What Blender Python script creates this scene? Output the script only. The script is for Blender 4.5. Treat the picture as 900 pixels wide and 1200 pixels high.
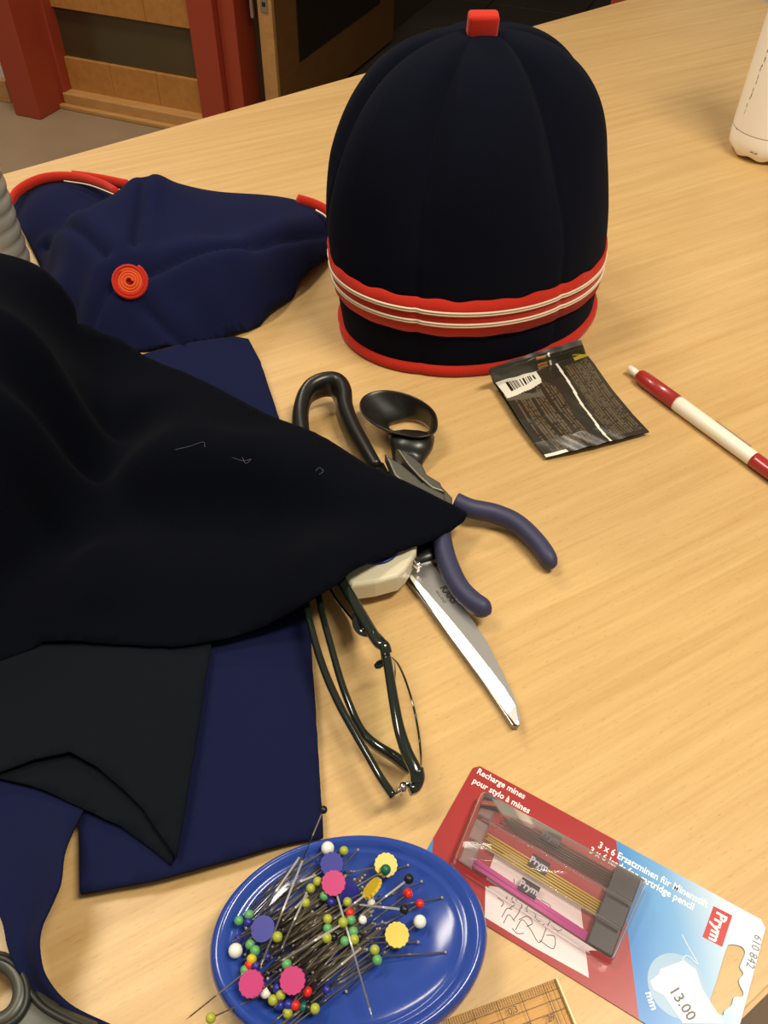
import bpy, bmesh, math, random
import numpy as np
from mathutils import Vector, Matrix, geometry

for o in list(bpy.data.objects):
    bpy.data.objects.remove(o, do_unlink=True)
random.seed(7)
SC = bpy.context.scene
COL = SC.collection

# ------------------------------------------------------------------ camera
FPX, PITCH, ROLL, CH = 970.0, math.radians(47), math.radians(1.0), 0.37
cp, sp, cr, sr = math.cos(PITCH), math.sin(PITCH), math.cos(ROLL), math.sin(ROLL)
R0, U0, F0 = Vector((1, 0, 0)), Vector((0, sp, cp)), Vector((0, cp, -sp))
RX, UX = R0 * cr + U0 * sr, U0 * cr - R0 * sr
cam_d = bpy.data.cameras.new('camera')
cam_d.sensor_fit = 'VERTICAL'
cam_d.sensor_height = 36
cam_d.lens = 36 * FPX / 1200
cam_d.clip_start = 0.01
cam = bpy.data.objects.new('camera', cam_d)
COL.objects.link(cam)
mm = Matrix((RX, UX, -F0)).transposed().to_4x4()
mm.translation = Vector((0, 0, CH))
cam.matrix_world = mm
SC.camera = cam

# ------------------------------------------------------------------ light
SC.view_settings.view_transform = 'Standard'
SC.view_settings.look = 'None'
SC.view_settings.gamma = 1
SC.view_settings.use_curve_mapping = False
SC.view_settings.exposure = 0.32
world = bpy.data.worlds.new('world')
SC.world = world
world.use_nodes = True
bg = world.node_tree.nodes['Background']
bg.inputs[0].default_value = (1.0, 0.88, 0.72, 1)
bg.inputs[1].default_value = 0.22


def area(name, loc, sx, sy, power, col, rotz=0):
    d = bpy.data.lights.new(name, 'AREA')
    d.shape = 'RECTANGLE'
    d.size, d.size_y = sx, sy
    d.energy = power
    d.color = col
    o = bpy.data.objects.new(name, d)
    COL.objects.link(o)
    o.location = loc
    o.rotation_euler = (0, 0, rotz)
    return o


WARM = (1.0, 0.90, 0.74)
area('lamp_over_table', (0.50, 0.12, 1.35), 0.6, 0.2, 15.5, WARM, math.radians(35))  # lamp behind the leftward shadows, lowered for steeper falloff
area('lamp_left_of_table', (-0.60, 0.42, 1.35), 0.6, 0.2, 8, WARM, math.radians(35))  # lamp behind the rightward shadows, lowered likewise
area('added_light_by_door', (-1.0, 2.2, 1.6), 1.0, 0.3, 21, WARM, math.radians(-20))  # unseen light added to brighten the doors and posts


# ------------------------------------------------------------------ helpers
def P(px, py, z=0.0):
    """point of the scene at height z that the photograph shows at (px, py)"""
    x, y = (px - 450) / FPX, -(py - 600) / FPX
    d = F0 + RX * x + UX * y
    return Vector((0, 0, CH)) + d * ((z - CH) / d.z)


def lin(c):
    return tuple(((v / 255) / 12.92 if v / 255 <= 0.04045 else ((v / 255 + 0.055) / 1.055) ** 2.4) for v in c) + (1,)


MATS = {}


def mat(name, rgb, rough=0.5, metal=0.0, sheen=0.0, coat=0.0, spec=0.5, bump=None, vary=None, scale=1.0, trans=0.0):
    """bump=(noise scale, strength, distance)  vary=(noise scale, rgb2, amount)"""
    if name in MATS:
        return MATS[name]
    m = bpy.data.materials.new(name)
    m.use_nodes = True
    nt = m.node_tree
    b = nt.nodes['Principled BSDF']
    b.inputs['Base Color'].default_value = lin(rgb)
    b.inputs['Roughness'].default_value = rough
    b.inputs['Metallic'].default_value = metal
    b.inputs['Specular IOR Level'].default_value = spec
    b.inputs['Sheen Weight'].default_value = sheen
    b.inputs['Sheen Roughness'].default_value = 0.5
    b.inputs['Coat Weight'].default_value = coat
    b.inputs['Coat Roughness'].default_value = 0.08
    tc = nt.nodes.new('ShaderNodeTexCoord')
    if bump:
        n = nt.nodes.new('ShaderNodeTexNoise')
        n.inputs['Scale'].default_value = bump[0]
        n.inputs['Detail'].default_value = 4
        nt.links.new(tc.outputs['Object'], n.inputs['Vector'])
        bp = nt.nodes.new('ShaderNodeBump')
        bp.inputs['Strength'].default_value = bump[1]
        bp.inputs['Distance'].default_value = bump[2]
        nt.links.new(n.outputs[0], bp.inputs['Height'])
        nt.links.new(bp.outputs[0], b.inputs['Normal'])
    if vary:
        n = nt.nodes.new('ShaderNodeTexNoise')
        n.inputs['Scale'].default_value = vary[0]
        n.inputs['Detail'].default_value = 5
        nt.links.new(tc.outputs['Object'], n.inputs['Vector'])
        r = nt.nodes.new('ShaderNodeValToRGB')
        r.color_ramp.elements[0].position = 0.5 - vary[2]
        r.color_ramp.elements[1].position = 0.5 + vary[2]
        r.color_ramp.elements[0].color = lin(vary[1])
        r.color_ramp.elements[1].color = lin(rgb)
        nt.links.new(n.outputs[0], r.inputs[0])
        nt.links.new(r.outputs[0], b.inputs['Base Color'])
    MATS[name] = m
    return m


def clear(name, tint=(255, 255, 255), gloss=0.10, rough=0.03, haze=0.0):
    """thin clear plastic or glass: mostly see-through with a little gloss"""
    if name in MATS:
        return MATS[name]
    m = bpy.data.materials.new(name)
    m.use_nodes = True
    nt = m.node_tree
    nt.nodes.clear()
    out = nt.nodes.new('ShaderNodeOutputMaterial')
    mix = nt.nodes.new('ShaderNodeMixShader')
    tr = nt.nodes.new('ShaderNodeBsdfTransparent')
    gl = nt.nodes.new('ShaderNodeBsdfGlossy')
    tr.inputs[0].default_value = lin(tint)
    gl.inputs['Roughness'].default_value = rough
    fr = nt.nodes.new('ShaderNodeLayerWeight')
    fr.inputs[0].default_value = gloss
    nt.links.new(fr.outputs['Fresnel'], mix.inputs[0])
    nt.links.new(tr.outputs[0], mix.inputs[1])
    nt.links.new(gl.outputs[0], mix.inputs[2])
    last = mix.outputs[0]
    if haze:
        df = nt.nodes.new('ShaderNodeBsdfDiffuse')
        df.inputs[0].default_value = lin((225, 215, 212))
        m2 = nt.nodes.new('ShaderNodeMixShader')
        m2.inputs[0].default_value = haze
        nt.links.new(last, m2.inputs[1])
        nt.links.new(df.outputs[0], m2.inputs[2])
        last = m2.outputs[0]
    nt.links.new(last, out.inputs[0])
    MATS[name] = m
    return m


def tag(o, label, cat, group=None, kind=None):
    o['label'] = label
    o['category'] = cat
    if group:
        o['group'] = group
    if kind:
        o['kind'] = kind
    return o


def thing(name, label, cat, loc=(0, 0, 0), rotz=0.0, group=None, kind=None):
    o = bpy.data.objects.new(name, None)
    o.empty_display_size = 0.01
    COL.objects.link(o)
    o.location = loc
    o.rotation_euler = (0, 0, rotz)
    return tag(o, label, cat, group, kind)


def attach(o, parent, world=True):
    if parent is not None:
        o.parent = parent
        if world:
            base = parent.matrix_basis.copy()
            if parent.parent:
                base = parent.parent.matrix_basis @ parent.matrix_parent_inverse @ base
            o.matrix_parent_inverse = base.inverted()
    return o


def mesh(name, verts, faces, m, parent=None, smooth=True, world=True, mats=None, idx=None):
    me = bpy.data.meshes.new(name)
    me.from_pydata([tuple(v) for v in verts], [], [tuple(f) for f in faces])
    for x in (mats or [m]):
        me.materials.append(x)
    if idx is not None:
        me.polygons.foreach_set('material_index', idx)
    if smooth:
        me.polygons.foreach_set('use_smooth', [True] * len(me.polygons))
    me.update()
    o = bpy.data.objects.new(name, me)
    COL.objects.link(o)
    return attach(o, parent, world)


def from_bm(name, bm, m, parent=None, smooth=False, world=True):
    me = bpy.data.meshes.new(name)
    bmesh.ops.recalc_face_normals(bm, faces=bm.faces)
    bm.to_mesh(me)
    bm.free()
    me.materials.append(m)
    if smooth:
        me.polygons.foreach_set('use_smooth', [True] * len(me.polygons))
    o = bpy.data.objects.new(name, me)
    COL.objects.link(o)
    return attach(o, parent, world)


def box(name, lo, hi, m, parent=None, bevel=0.0, world=True, M=None, smooth=False):
    bm = bmesh.new()
    bmesh.ops.create_cube(bm, size=1)
    for v in bm.verts:
        v.co = Vector([lo[i] + (v.co[i] + 0.5) * (hi[i] - lo[i]) for i in range(3)])
    if bevel:
        bmesh.ops.bevel(bm, geom=bm.edges[:], offset=bevel, segments=2, affect='EDGES', profile=0.5)
    if M is not None:
        bm.transform(M)
    return from_bm(name, bm, m, parent, smooth, world)


def prism(name, pts, z0, z1, m, parent=None, bevel=0.0, world=True, M=None, seg=2, smooth=False):
    """flat outline (2D) extruded from z0 to z1"""
    bm = bmesh.new()
    vs = [bm.verts.new((p[0], p[1], z0)) for p in pts]
    f = bm.faces.new(vs)
    r = bmesh.ops.extrude_face_region(bm, geom=[f])
    top = [e for e in r['geom'] if isinstance(e, bmesh.types.BMVert)]
    for v in top:
        v.co.z = z1
    if bevel:
        ts = set(top)
        es = [e for e in bm.edges if e.verts[0] in ts and e.verts[1] in ts]
        bmesh.ops.bevel(bm, geom=es, offset=bevel, segments=seg, affect='EDGES', profile=0.5)
    if M is not None:
        bm.transform(M)
    return from_bm(name, bm, m, parent, smooth, world)


def catmull(pts, n=8, closed=False):
    pts = [Vector(p) for p in pts]
    k = len(pts)
    out = []
    rng = k if closed else k - 1
    for i in range(rng):
        if closed:
            a, b, c, d = pts[(i - 1) % k], pts[i], pts[(i + 1) % k], pts[(i + 2) % k]
        else:
            b, c = pts[i], pts[i + 1]
            a = pts[i - 1] if i else b * 2 - c
            d = pts[i + 2] if i + 2 < k else c * 2 - b
        for j in range(n):
            t = j / n
            out.append(0.5 * ((2 * b) + (c - a) * t + (2 * a - 5 * b + 4 * c - d) * t * t + (3 * b - a - 3 * c + d) * t ** 3))
    if not closed:
        out.append(pts[-1].copy())
    return out


def sweep_data(path, w, hgt, closed=False, nseg=8, up=Vector((0, 0, 1)), square=1.0):
    """section: half width w (sideways) and half height hgt (along up); numbers or lists along the path"""
    n = len(path)
    vs, fs = [], []
    for i, p in enumerate(path):
        a = path[(i - 1) % n] if (closed or i) else path[i]
        b = path[(i + 1) % n] if (closed or i < n - 1) else path[i]
        t = (b - a).normalized()
        u_ = up[i] if isinstance(up, list) else up
        side = t.cross(u_)
        side = side.normalized() if side.length > 1e-6 else Vector((1, 0, 0))
        nrm = side.cross(t).normalized()
        ww = w[i] if isinstance(w, (list, tuple)) else w
        hh = hgt[i] if isinstance(hgt, (list, tuple)) else hgt
        for k in range(nseg):
            an = 2 * math.pi * (k + 0.5) / nseg
            c, s = math.cos(an), math.sin(an)
            c = math.copysign(abs(c) ** square, c)
            s = math.copysign(abs(s) ** square, s)
            vs.append(p + side * (c * ww) + nrm * (s * hh))
    rr = n if closed else n - 1
    for i in range(rr):
        for k in range(nseg):
            j = (i + 1) % n
            fs.append((i * nseg + k, i * nseg + (k + 1) % nseg, j * nseg + (k + 1) % nseg, j * nseg + k))
    if not closed:
        fs.append(tuple(range(nseg))[::-1])
        fs.append(tuple((n - 1) * nseg + k for k in range(nseg)))
    return vs, fs


def sweep(name, path, w, hgt, m, parent=None, closed=False, nseg=8, up=Vector((0, 0, 1)), square=1.0, world=True, smooth=True):
    vs, fs = sweep_data(path, w, hgt, closed, nseg, up, square)
    return mesh(name, vs, fs, m, parent, smooth, world)


def lathe(name, prof, m, parent=None, seg=48, M=None, sx=1.0, sy=1.0, world=True, mod=None):
    vs, fs = [], []
    k = len(prof)
    for i in range(seg):
        a = 2 * math.pi * i / seg
        for (r, z) in prof:
            rr, zz = (mod(a, r, z) if mod else (r, z))
            vs.append(Vector((rr * math.cos(a) * sx, rr * math.sin(a) * sy, zz)))
    for i in range(seg):
        j = (i + 1) % seg
        for q in range(k - 1):
            fs.append((i * k + q, j * k + q, j * k + q + 1, i * k + q + 1))
    if M is not None:
        vs = [M @ v for v in vs]
    o = mesh(name, vs, fs, m, parent, True, world)
    return o


def text(name, s, size, m, parent, loc, rotz=0.0, align='LEFT', bold=0.0, world=False, thick=0.00003, M=None, sx=1.0):
    c = bpy.data.curves.new(name, 'FONT')
    c.body = s
    c.size = size
    c.align_x = align
    c.extrude = thick
    c.offset = bold
    c.resolution_u = 2
    o = bpy.data.objects.new(name, c)
    COL.objects.link(o)
    dg = bpy.context.evaluated_depsgraph_get()
    me = bpy.data.meshes.new_from_object(o.evaluated_get(dg))
    bpy.data.objects.remove(o, do_unlink=True)
    bpy.data.curves.remove(c)
    T = (M if M is not None else Matrix.Identity(4)) @ Matrix.Translation(Vector(loc)) @ Matrix.Rotation(rotz, 4, 'Z') @ Matrix.Diagonal((sx, 1, 1, 1))
    me.transform(T)
    me.materials.clear()
    me.materials.append(m)
    o = bpy.data.objects.new(name, me)
    COL.objects.link(o)
    return attach(o, parent, world)


def rbf(ctrl):
    C = np.array(ctrl, float)
    X = C[:, :2] * 10
    d = np.sqrt(((X[:, None] - X[None]) ** 2).sum(-1)) + 1e-9
    K = d * d * np.log(d)
    K[np.diag_indices(len(X))] = 0.004
    n = len(X)
    A = np.zeros((n + 3, n + 3))
    A[:n, :n] = K
    A[:n, n] = 1
    A[:n, n + 1:] = X
    A[n, :n] = 1
    A[n + 1:, :n] = X.T
    s = np.linalg.solve(A, np.r_[C[:, 2], 0, 0, 0])

    def f(x, y):
        q = np.c_[x, y] * 10
        dd = np.sqrt(((q[:, None] - X[None]) ** 2).sum(-1)) + 1e-9
        return (dd * dd * np.log(dd)) @ s[:n] + s[n] + q @ s[n + 1:]
    return f


def resample(poly, step):
    out = []
    n = len(poly)
    for i in range(n):
        a, b = poly[i], poly[(i + 1) % n]
        k = max(1, int((b - a).length / step))
        for j in range(k):
            out.append(a.lerp(b, j / k))
    return out


def sheet(name, outline, ctrl, m, parent=None, step=0.004, smooth_outline=4, extra=None, thick=0.0015, fray=0.0, zmin=0.0):
    """cloth-like surface: outline and ctrl are (px, py, z); z is interpolated over the ground plan"""
    o3 = [P(*p) for p in outline]
    c3 = [P(*p) for p in ctrl]
    f = rbf([tuple(v) for v in o3 + c3])
    poly = [Vector((v.x, v.y)) for v in o3]
    if smooth_outline:
        poly = [Vector((v.x, v.y)) for v in catmull([v.to_3d() for v in poly], smooth_outline, True)]
    poly = resample(poly, step)
    if fray:
        rnd = random.Random(3)
        poly = [v + Vector((rnd.uniform(-fray, fray), rnd.uniform(-fray, fray))) for v in poly]
    xs = [v.x for v in poly]
    ys = [v.y for v in poly]
    nb = len(poly)
    pts = list(poly)
    pa = np.array([(v.x, v.y) for v in poly])
    gx = np.arange(min(xs), max(xs), step)
    gy = np.arange(min(ys), max(ys), step * 0.87)
    for j, y in enumerate(gy):
        for x in gx:
            xx = x + (step / 2 if j % 2 else 0)
            # inside test
            c = False
            x1, y1 = pa[:, 0], pa[:, 1]
            x2, y2 = np.roll(x1, -1), np.roll(y1, -1)
            cond = (y1 > y) != (y2 > y)
            if cond.any():
                xi = x1[cond] + (y - y1[cond]) / (y2[cond] - y1[cond]) * (x2[cond] - x1[cond])
                c = (np.sum(xi > xx) % 2) == 1
            if c and ((pa[:, 0] - xx) ** 2 + (pa[:, 1] - y) ** 2).min() > (step * 0.5) ** 2:
                pts.append(Vector((xx, y)))
    edges = [(i, (i + 1) % nb) for i in range(nb)]
    v2, e2, f2, _, _, _ = geometry.delaunay_2d_cdt(pts, edges, [], 1, 1e-7)
    V = np.array([(v.x, v.y) for v in v2])
    z = f(V[:, 0], V[:, 1])
    if extra:
        z = extra(V[:, 0], V[:, 1], z)
    z = np.maximum(z, zmin)
    o = mesh(name, [(V[i, 0], V[i, 1], z[i]) for i in range(len(V))], f2, m, parent)
    if thick:
        md = o.modifiers.new('thickness', 'SOLIDIFY')
        md.thickness = thick
        md.offset = 0
    o.data.calc_loop_triangles()
    return o


def seg_dist(x, y, pl):
    """distance of points to a polyline of 2D points"""
    best = np.full(len(x), 9.0)
    for a, b in zip(pl[:-1], pl[1:]):
        d = np.array([b[0] - a[0], b[1] - a[1]])
        L = (d ** 2).sum() + 1e-12
        t = np.clip(((x - a[0]) * d[0] + (y - a[1]) * d[1]) / L, 0, 1)
        best = np.minimum(best, np.hypot(x - a[0] - t * d[0], y - a[1] - t * d[1]))
    return best


# ------------------------------------------------------------------ materials
def wood_mat(name, light, dark, angle, rough=0.38, scale=1.0, coat=0.0):
    m = bpy.data.materials.new(name)
    m.use_nodes = True
    nt = m.node_tree
    N, L = nt.nodes, nt.links
    b = N['Principled BSDF']
    tc = N.new('ShaderNodeTexCoord')
    mp = N.new('ShaderNodeMapping')
    mp.inputs['Rotation'].default_value = (0, 0, -angle)
    L.new(tc.outputs['Object'], mp.inputs[0])

    def noise(sc, detail, stretch):
        mq = N.new('ShaderNodeMapping')
        mq.inputs['Scale'].default_value = stretch
        L.new(mp.outputs[0], mq.inputs[0])
        n = N.new('ShaderNodeTexNoise')
        n.inputs['Scale'].default_value = sc * scale
        n.inputs['Detail'].default_value = detail
        n.inputs['Roughness'].default_value = 0.55
        L.new(mq.outputs[0], n.inputs['Vector'])
        return n.outputs[0]
    a = noise(130, 4, (0.03, 1, 1))
    c = noise(520, 3, (0.05, 1, 1))
    e = noise(14, 3, (0.12, 1, 1))
    r1 = N.new('ShaderNodeValToRGB')
    r1.color_ramp.elements[0].position = 0.34
    r1.color_ramp.elements[1].position = 0.68
    r1.color_ramp.elements[0].color = lin(dark)
    r1.color_ramp.elements[1].color = lin(light)
    mx = N.new('ShaderNodeMath')
    mx.operation = 'MULTIPLY_ADD'
    mx.inputs[1].default_value = 0.5
    L.new(a, mx.inputs[0])
    m2 = N.new('ShaderNodeMath')
    m2.operation = 'MULTIPLY_ADD'
    m2.inputs[1].default_value = 0.25
    L.new(c, m2.inputs[0])
    m3 = N.new('ShaderNodeMath')
    m3.operation = 'MULTIPLY'
    m3.inputs[1].default_value = 0.25
    L.new(e, m3.inputs[0])
    L.new(m3.outputs[0], m2.inputs[2])
    L.new(m2.outputs[0], mx.inputs[2])
    L.new(mx.outputs[0], r1.inputs[0])
    # short darker flecks of the beech
    fl = noise(1300, 1, (0.16, 1, 1))
    rf = N.new('ShaderNodeValToRGB')
    rf.color_ramp.elements[0].position = 0.26
    rf.color_ramp.elements[1].position = 0.36
    rf.color_ramp.elements[0].color = (0.86, 0.79, 0.70, 1)
    rf.color_ramp.elements[1].color = (1, 1, 1, 1)
    L.new(fl, rf.inputs[0])
    mul = N.new('ShaderNodeMixRGB')
    mul.blend_type = 'MULTIPLY'
    mul.inputs[0].default_value = 1
    L.new(r1.outputs[0], mul.inputs[1])
    L.new(rf.outputs[0], mul.inputs[2])
    L.new(mul.outputs[0], b.inputs['Base Color'])
    b.inputs['Roughness'].default_value = rough
    b.inputs['Specular IOR Level'].default_value = 0.45
    bp = N.new('ShaderNodeBump')
    bp.inputs['Strength'].default_value = 0.06
    bp.inputs['Distance'].default_value = 0.0004
    L.new(mx.outputs[0], bp.inputs['Height'])
    L.new(bp.outputs[0], b.inputs['Normal'])
    return m


TABLE = wood_mat('beech laminate', (214, 180, 124), (190, 152, 96), math.radians(30), 0.36)
TEDGE = mat('beech edge band', (205, 160, 105), 0.45)
STEELLEG = mat('grey powder coat', (120, 118, 112), 0.4, 0.3)
FLOOR = mat('beige vinyl floor', (150, 128, 102), 0.5, vary=(5, (138, 118, 94), 0.2), bump=(60, 0.05, 0.001))
SLATE = mat('dark slate tile', (78, 70, 58), 0.5, vary=(3, (60, 54, 45), 0.25), bump=(25, 0.25, 0.003))
GROUT = mat('tile joint', (46, 41, 34), 0.8)
REDP = mat('red painted wood', (158, 62, 38), 0.4, bump=(40, 0.06, 0.001))
PINE = wood_mat('pine door board', (190, 135, 70), (168, 112, 52), math.radians(90), 0.4, 0.35)
PINEL = wood_mat('pale pine', (196, 150, 92), (176, 128, 72), math.radians(0), 0.4, 0.4)
DOORW = wood_mat('brown door veneer', (128, 88, 42), (112, 74, 34), math.radians(90), 0.4, 0.3)
DGLASS = mat('grey brown glass', (84, 72, 46), 0.15, spec=0.5, vary=(2.0, (60, 50, 34), 0.3))
DARKGL = mat('dark door glass', (38, 28, 16), 0.2)
WALLW = mat('off white wall', (214, 208, 196), 0.8)
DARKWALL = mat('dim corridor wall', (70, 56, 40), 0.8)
STEEL = mat('brushed steel', (190, 188, 184), 0.25, 1.0)
NAVYD = mat('black navy wool', (10, 12, 19), 1.0, sheen=0.01, spec=0.02, bump=(1400, 0.55, 0.0006))
NAVYH = mat('dark navy hat wool', (15, 17, 28), 1.0, sheen=0.015, spec=0.03, bump=(1500, 0.5, 0.0005))
CHAR = mat('charcoal wool', (20, 23, 28), 1.0, sheen=0.01, spec=0.02, bump=(1400, 0.5, 0.0005))
NAVY = mat('navy blue wool', (24, 28, 58), 1.0, sheen=0.02, spec=0.03, bump=(1400, 0.45, 0.0005))
REDF = mat('red felt', (190, 42, 25), 0.9, sheen=0.15, spec=0.15, bump=(1600, 0.4, 0.0004))
ORANGEF = mat('orange felt edge', (214, 84, 30), 0.9, bump=(1600, 0.4, 0.0003))
CORD = mat('cream cord', (228, 214, 184), 0.6, bump=(3000, 0.5, 0.0003))

# ------------------------------------------------------------------ the room
ZF = -0.73
Fl = thing('floor', 'beige vinyl floor of the room beyond the table', 'floor', (0, 0, ZF), kind='structure')
bm = bmesh.new()
for lo, hi in (((-4, -2.5, ZF - 0.05), (4, 6, ZF)),):
    pass
wu, wn = Vector((0.93, -0.37, 0)).normalized(), Vector((0.37, 0.93, 0)).normalized()
WO = Vector((-1.109, 2.881, ZF))
WM = Matrix((wu, wn, Vector((0, 0, 1)))).transposed().to_4x4()
WM.translation = WO          # local x along the door wall, local y into the wall, z up


def wall_box(name, lo, hi, m, parent=None, bevel=0.0):
    return box(name, lo, hi, m, parent, bevel, True, WM)


bm.free()
wall_box('vinyl_sheet', (-2.6, -6, -0.04), (4.5, 0.0, 0.0), FLOOR, Fl)
# corridor floor of slate tiles
cf = thing('corridor_floor', 'dark slate tiled corridor floor beyond the open door', 'floor', WO, kind='structure')
wall_box('tile_bed', (0.55, 0.0, -0.05), (3.4, 4.0, -0.006), GROUT, cf)
tl = 0.40
for i in range(6):
    for j in range(8):
        x0, y0 = 0.60 + i * tl, 0.01 + j * tl
        wall_box('tile', (x0 + 0.004, y0 + 0.004, -0.02), (x0 + tl - 0.004, y0 + tl - 0.004, random.uniform(-0.001, 0.001)), SLATE, cf, 0.002)
w1 = wall_box('wall_left', (-2.6, -0.06, 0.0), (-0.13, 0.06, 2.5), WALLW)
tag(w1, 'off white wall at the left behind the red door frame', 'wall', kind='structure')
bb = wall_box('baseboard_left', (-2.6, -0.085, 0.0), (-0.13, -0.06, 0.07), PINEL, None, 0.003)
tag(bb, 'pale wooden baseboard along the white wall', 'baseboard', kind='structure')
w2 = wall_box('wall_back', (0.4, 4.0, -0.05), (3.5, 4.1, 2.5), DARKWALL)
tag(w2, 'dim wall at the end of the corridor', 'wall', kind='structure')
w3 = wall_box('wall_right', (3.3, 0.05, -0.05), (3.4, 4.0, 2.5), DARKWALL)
tag(w3, 'dim side wall of the corridor', 'wall', kind='structure')

# left red post, with its stepped inner edge
t = thing('trim_1', 'red painted door post at the left of the wooden door', 'door post', WO, kind='structure')
wall_box('post_face', (-0.055, -0.155, 0), (0.045, -0.02, 2.2), REDP, t, 0.004)
wall_box('post_stop', (-0.13, -0.06, 0), (0.012, 0.06, 2.2), REDP, t, 0.003)
wall_box('post_rebate', (0.012, -0.03, 0.0), (0.058, 0.05, 2.2), REDP, t, 0.003)
t = thing('trim_2', 'red painted door post between the wooden door and the open door', 'door post', WO + wu * 0.63, kind='structure')
wall_box('post_face', (0.575, -0.03, 0), (0.66, 0.09, 2.2), REDP, t, 0.003)
wall_box('post_rebate', (0.66, -0.005, 0), (0.715, 0.10, 2.2), REDP, t, 0.003)
t = thing('trim_3', 'red painted door post on the far side of the doorway', 'door post', WO + wu * 1.8, kind='structure')
wall_box('post_face', (1.755, -0.03, 0), (1.83, 0.10, 2.2), REDP, t, 0.003)
w5 = wall_box('wall_corridor_fill', (0.55, 0.10, -0.05), (0.758, 4.0, 2.5), DARKWALL)  # put in to darken the gap between post and leaf
tag(w5, 'dark wall added to darken the gap behind the open door leaf', 'wall', kind='structure')
w4 = wall_box('wall_front', (1.83, -0.02, 0), (4.5, 0.08, 2.5), WALLW)
tag(w4, 'pale wall to the right of the doorway', 'wall', kind='structure')
# closed wooden door with a glass strip
d1 = thing('door_1', 'closed pine board door with a grey glass strip between red posts', 'door', WO + wu * 0.3, kind='structure')
nb = 3
for k in range(nb):
    a, b_ = 0.058 + k * (0.517 / nb), 0.058 + (k + 1) * (0.517 / nb)
    wall_box('board', (a + 0.0006, 0.005, 0.045), (b_ - 0.0006, 0.045, 0.142), PINE, d1, 0.001)
    wall_box('board', (a + 0.0006, 0.005, 0.285), (b_ - 0.0006, 0.045, 1.0), PINE, d1, 0.001)
    wall_box('board', (a + 0.0006, 0.005, 1.1), (b_ - 0.0006, 0.045, 2.1), PINE, d1, 0.001)
wall_box('glass_pane', (0.058, 0.018, 0.142), (0.575, 0.026, 0.285), DGLASS, d1)
wall_box('glass_pane', (0.058, 0.018, 1.0), (0.575, 0.026, 1.1), DGLASS, d1)
s = wall_box('sill', (0.05, -0.035, 0.0), (0.575, 0.05, 0.045), PINEL, d1, 0.004)
wall_box('kick_strip', (0.04, -0.055, 0.0), (0.575, -0.035, 0.014), PINEL, d1, 0.003)
# open door leaf, swung into the corridor
EL = Vector((0.775, 0.055, 0.0))
dir_l = Vector((0.02, 1, 0)).normalized()
d2 = thing('door_2', 'open brown wooden door leaf with a dark glass pane', 'door', WM @ EL, kind='structure')
wall_box('leaf', (0.765, 0.06, 0.012), (0.805, 0.99, 2.1), DOORW, d2, 0.002)
wall_box('leaf_edge', (0.762, 0.045, 0.012), (0.808, 0.062, 2.1), PINEL, d2, 0.002)
wall_box('glass_pane', (0.803, 0.20, 0.17), (0.8075, 0.85, 0.9), DARKGL, d2, 0.001)
lk = wall_box('lock_plate', (0.774, 0.042, 0.345), (0.796, 0.047, 0.45), STEEL, d2, 0.002)
for zz in (0.36, 0.385, 0.43):
    wall_box('lock_slot', (0.780, 0.040, zz), (0.790, 0.0425, zz + 0.012), DARKGL, lk, 0.001)
wall_box('hinge_strip', (0.745, 0.03, 0.33), (0.755, 0.05, 0.46), STEEL, d2, 0.002)

# ------------------------------------------------------------------ table
TP = [(0.48, 1.49), (-0.90, 0.358), (-0.470, -0.3525), (0.964, 0.653)]
tb = thing('table', 'large light beech table covered with sewing things', 'table', (0, 0.5, ZF))
cx = sum(p[0] for p in TP) / 4
cy = sum(p[1] for p in TP) / 4
inner = [(cx + (p[0] - cx) * 0.997, cy + (p[1] - cy) * 0.997) for p in TP]
prism('table_top', inner, -0.025, 0.0, TABLE, tb, 0.0008)
for i in range(4):
    a, b_ = Vector(TP[i]), Vector(TP[(i + 1) % 4])
    n_ = Vector((-(b_ - a).y, (b_ - a).x)).normalized()
    if n_.dot(Vector((cx, cy)) - a) < 0:
        n_ = -n_
    prism('edge_band', [a, b_, b_ + n_ * 0.0017, a + n_ * 0.0017], -0.026, -0.0004, TEDGE, tb)
for p in TP:
    q = Vector((cx + (p[0] - cx) * 0.90, cy + (p[1] - cy) * 0.90))
    lathe('leg', [(0.0, ZF + 0.001), (0.024, ZF + 0.001), (0.024, -0.03), (0.03, -0.026), (0.0, -0.026)], STEELLEG, tb, 20, Matrix.Translation((q.x, q.y, 0)))

# ------------------------------------------------------------------ standing hat
HC = Vector((0.0645, 0.565, 0))
HH = 0.203


def hat_pt(th, z, off=0.0):
    t_ = min(max(z / HH, 0), 1)
    s_ = (1 - 0.05 * t_) * max(1 - t_ ** 5.6, 0.0) ** 0.46 if t_ < 1 else 0.0
    s_ *= 1 + 0.020 * math.sin(math.pi * min(t_ / 0.85, 1)) - 0.03 * (1 - min(t_ / 0.3, 1))
    ax = 0.1065 * s_
    bx = 0.081 * s_
    # six panels: grooves at the seams, growing towards the crown
    ph = (math.degrees(th) + 108) % 60
    ph = min(ph, 60 - ph)                    # 0 at a seam
    k = 0.008 + 0.16 * min(max((t_ - 0.42) / 0.5, 0), 1) ** 1.3
    g = 1 - k * math.exp(-(ph / 8.0) ** 2) - 0.6 * k * math.exp(-(ph / 20.0) ** 2)
    g -= (0.006 + 0.016 * t_) * math.exp(-(ph / 1.6) ** 2)
    g *= 1 + 0.012 * math.sin(3 * th + 9 * t_) * min(t_ * 2, 1)
    a0 = th - math.radians(25)
    e = Vector((ax * math.cos(a0) * g, bx * math.sin(a0) * g, 0))
    e = Matrix.Rotation(math.radians(25), 3, 'Z') @ e
    c = HC + Vector((-0.010 * min(t_ * 1.6, 1), -0.004 * t_, 0))
    p = c + e
    if off:
        d = e.normalized()
        p = p + d * off
    p.z = z
    return p


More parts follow.
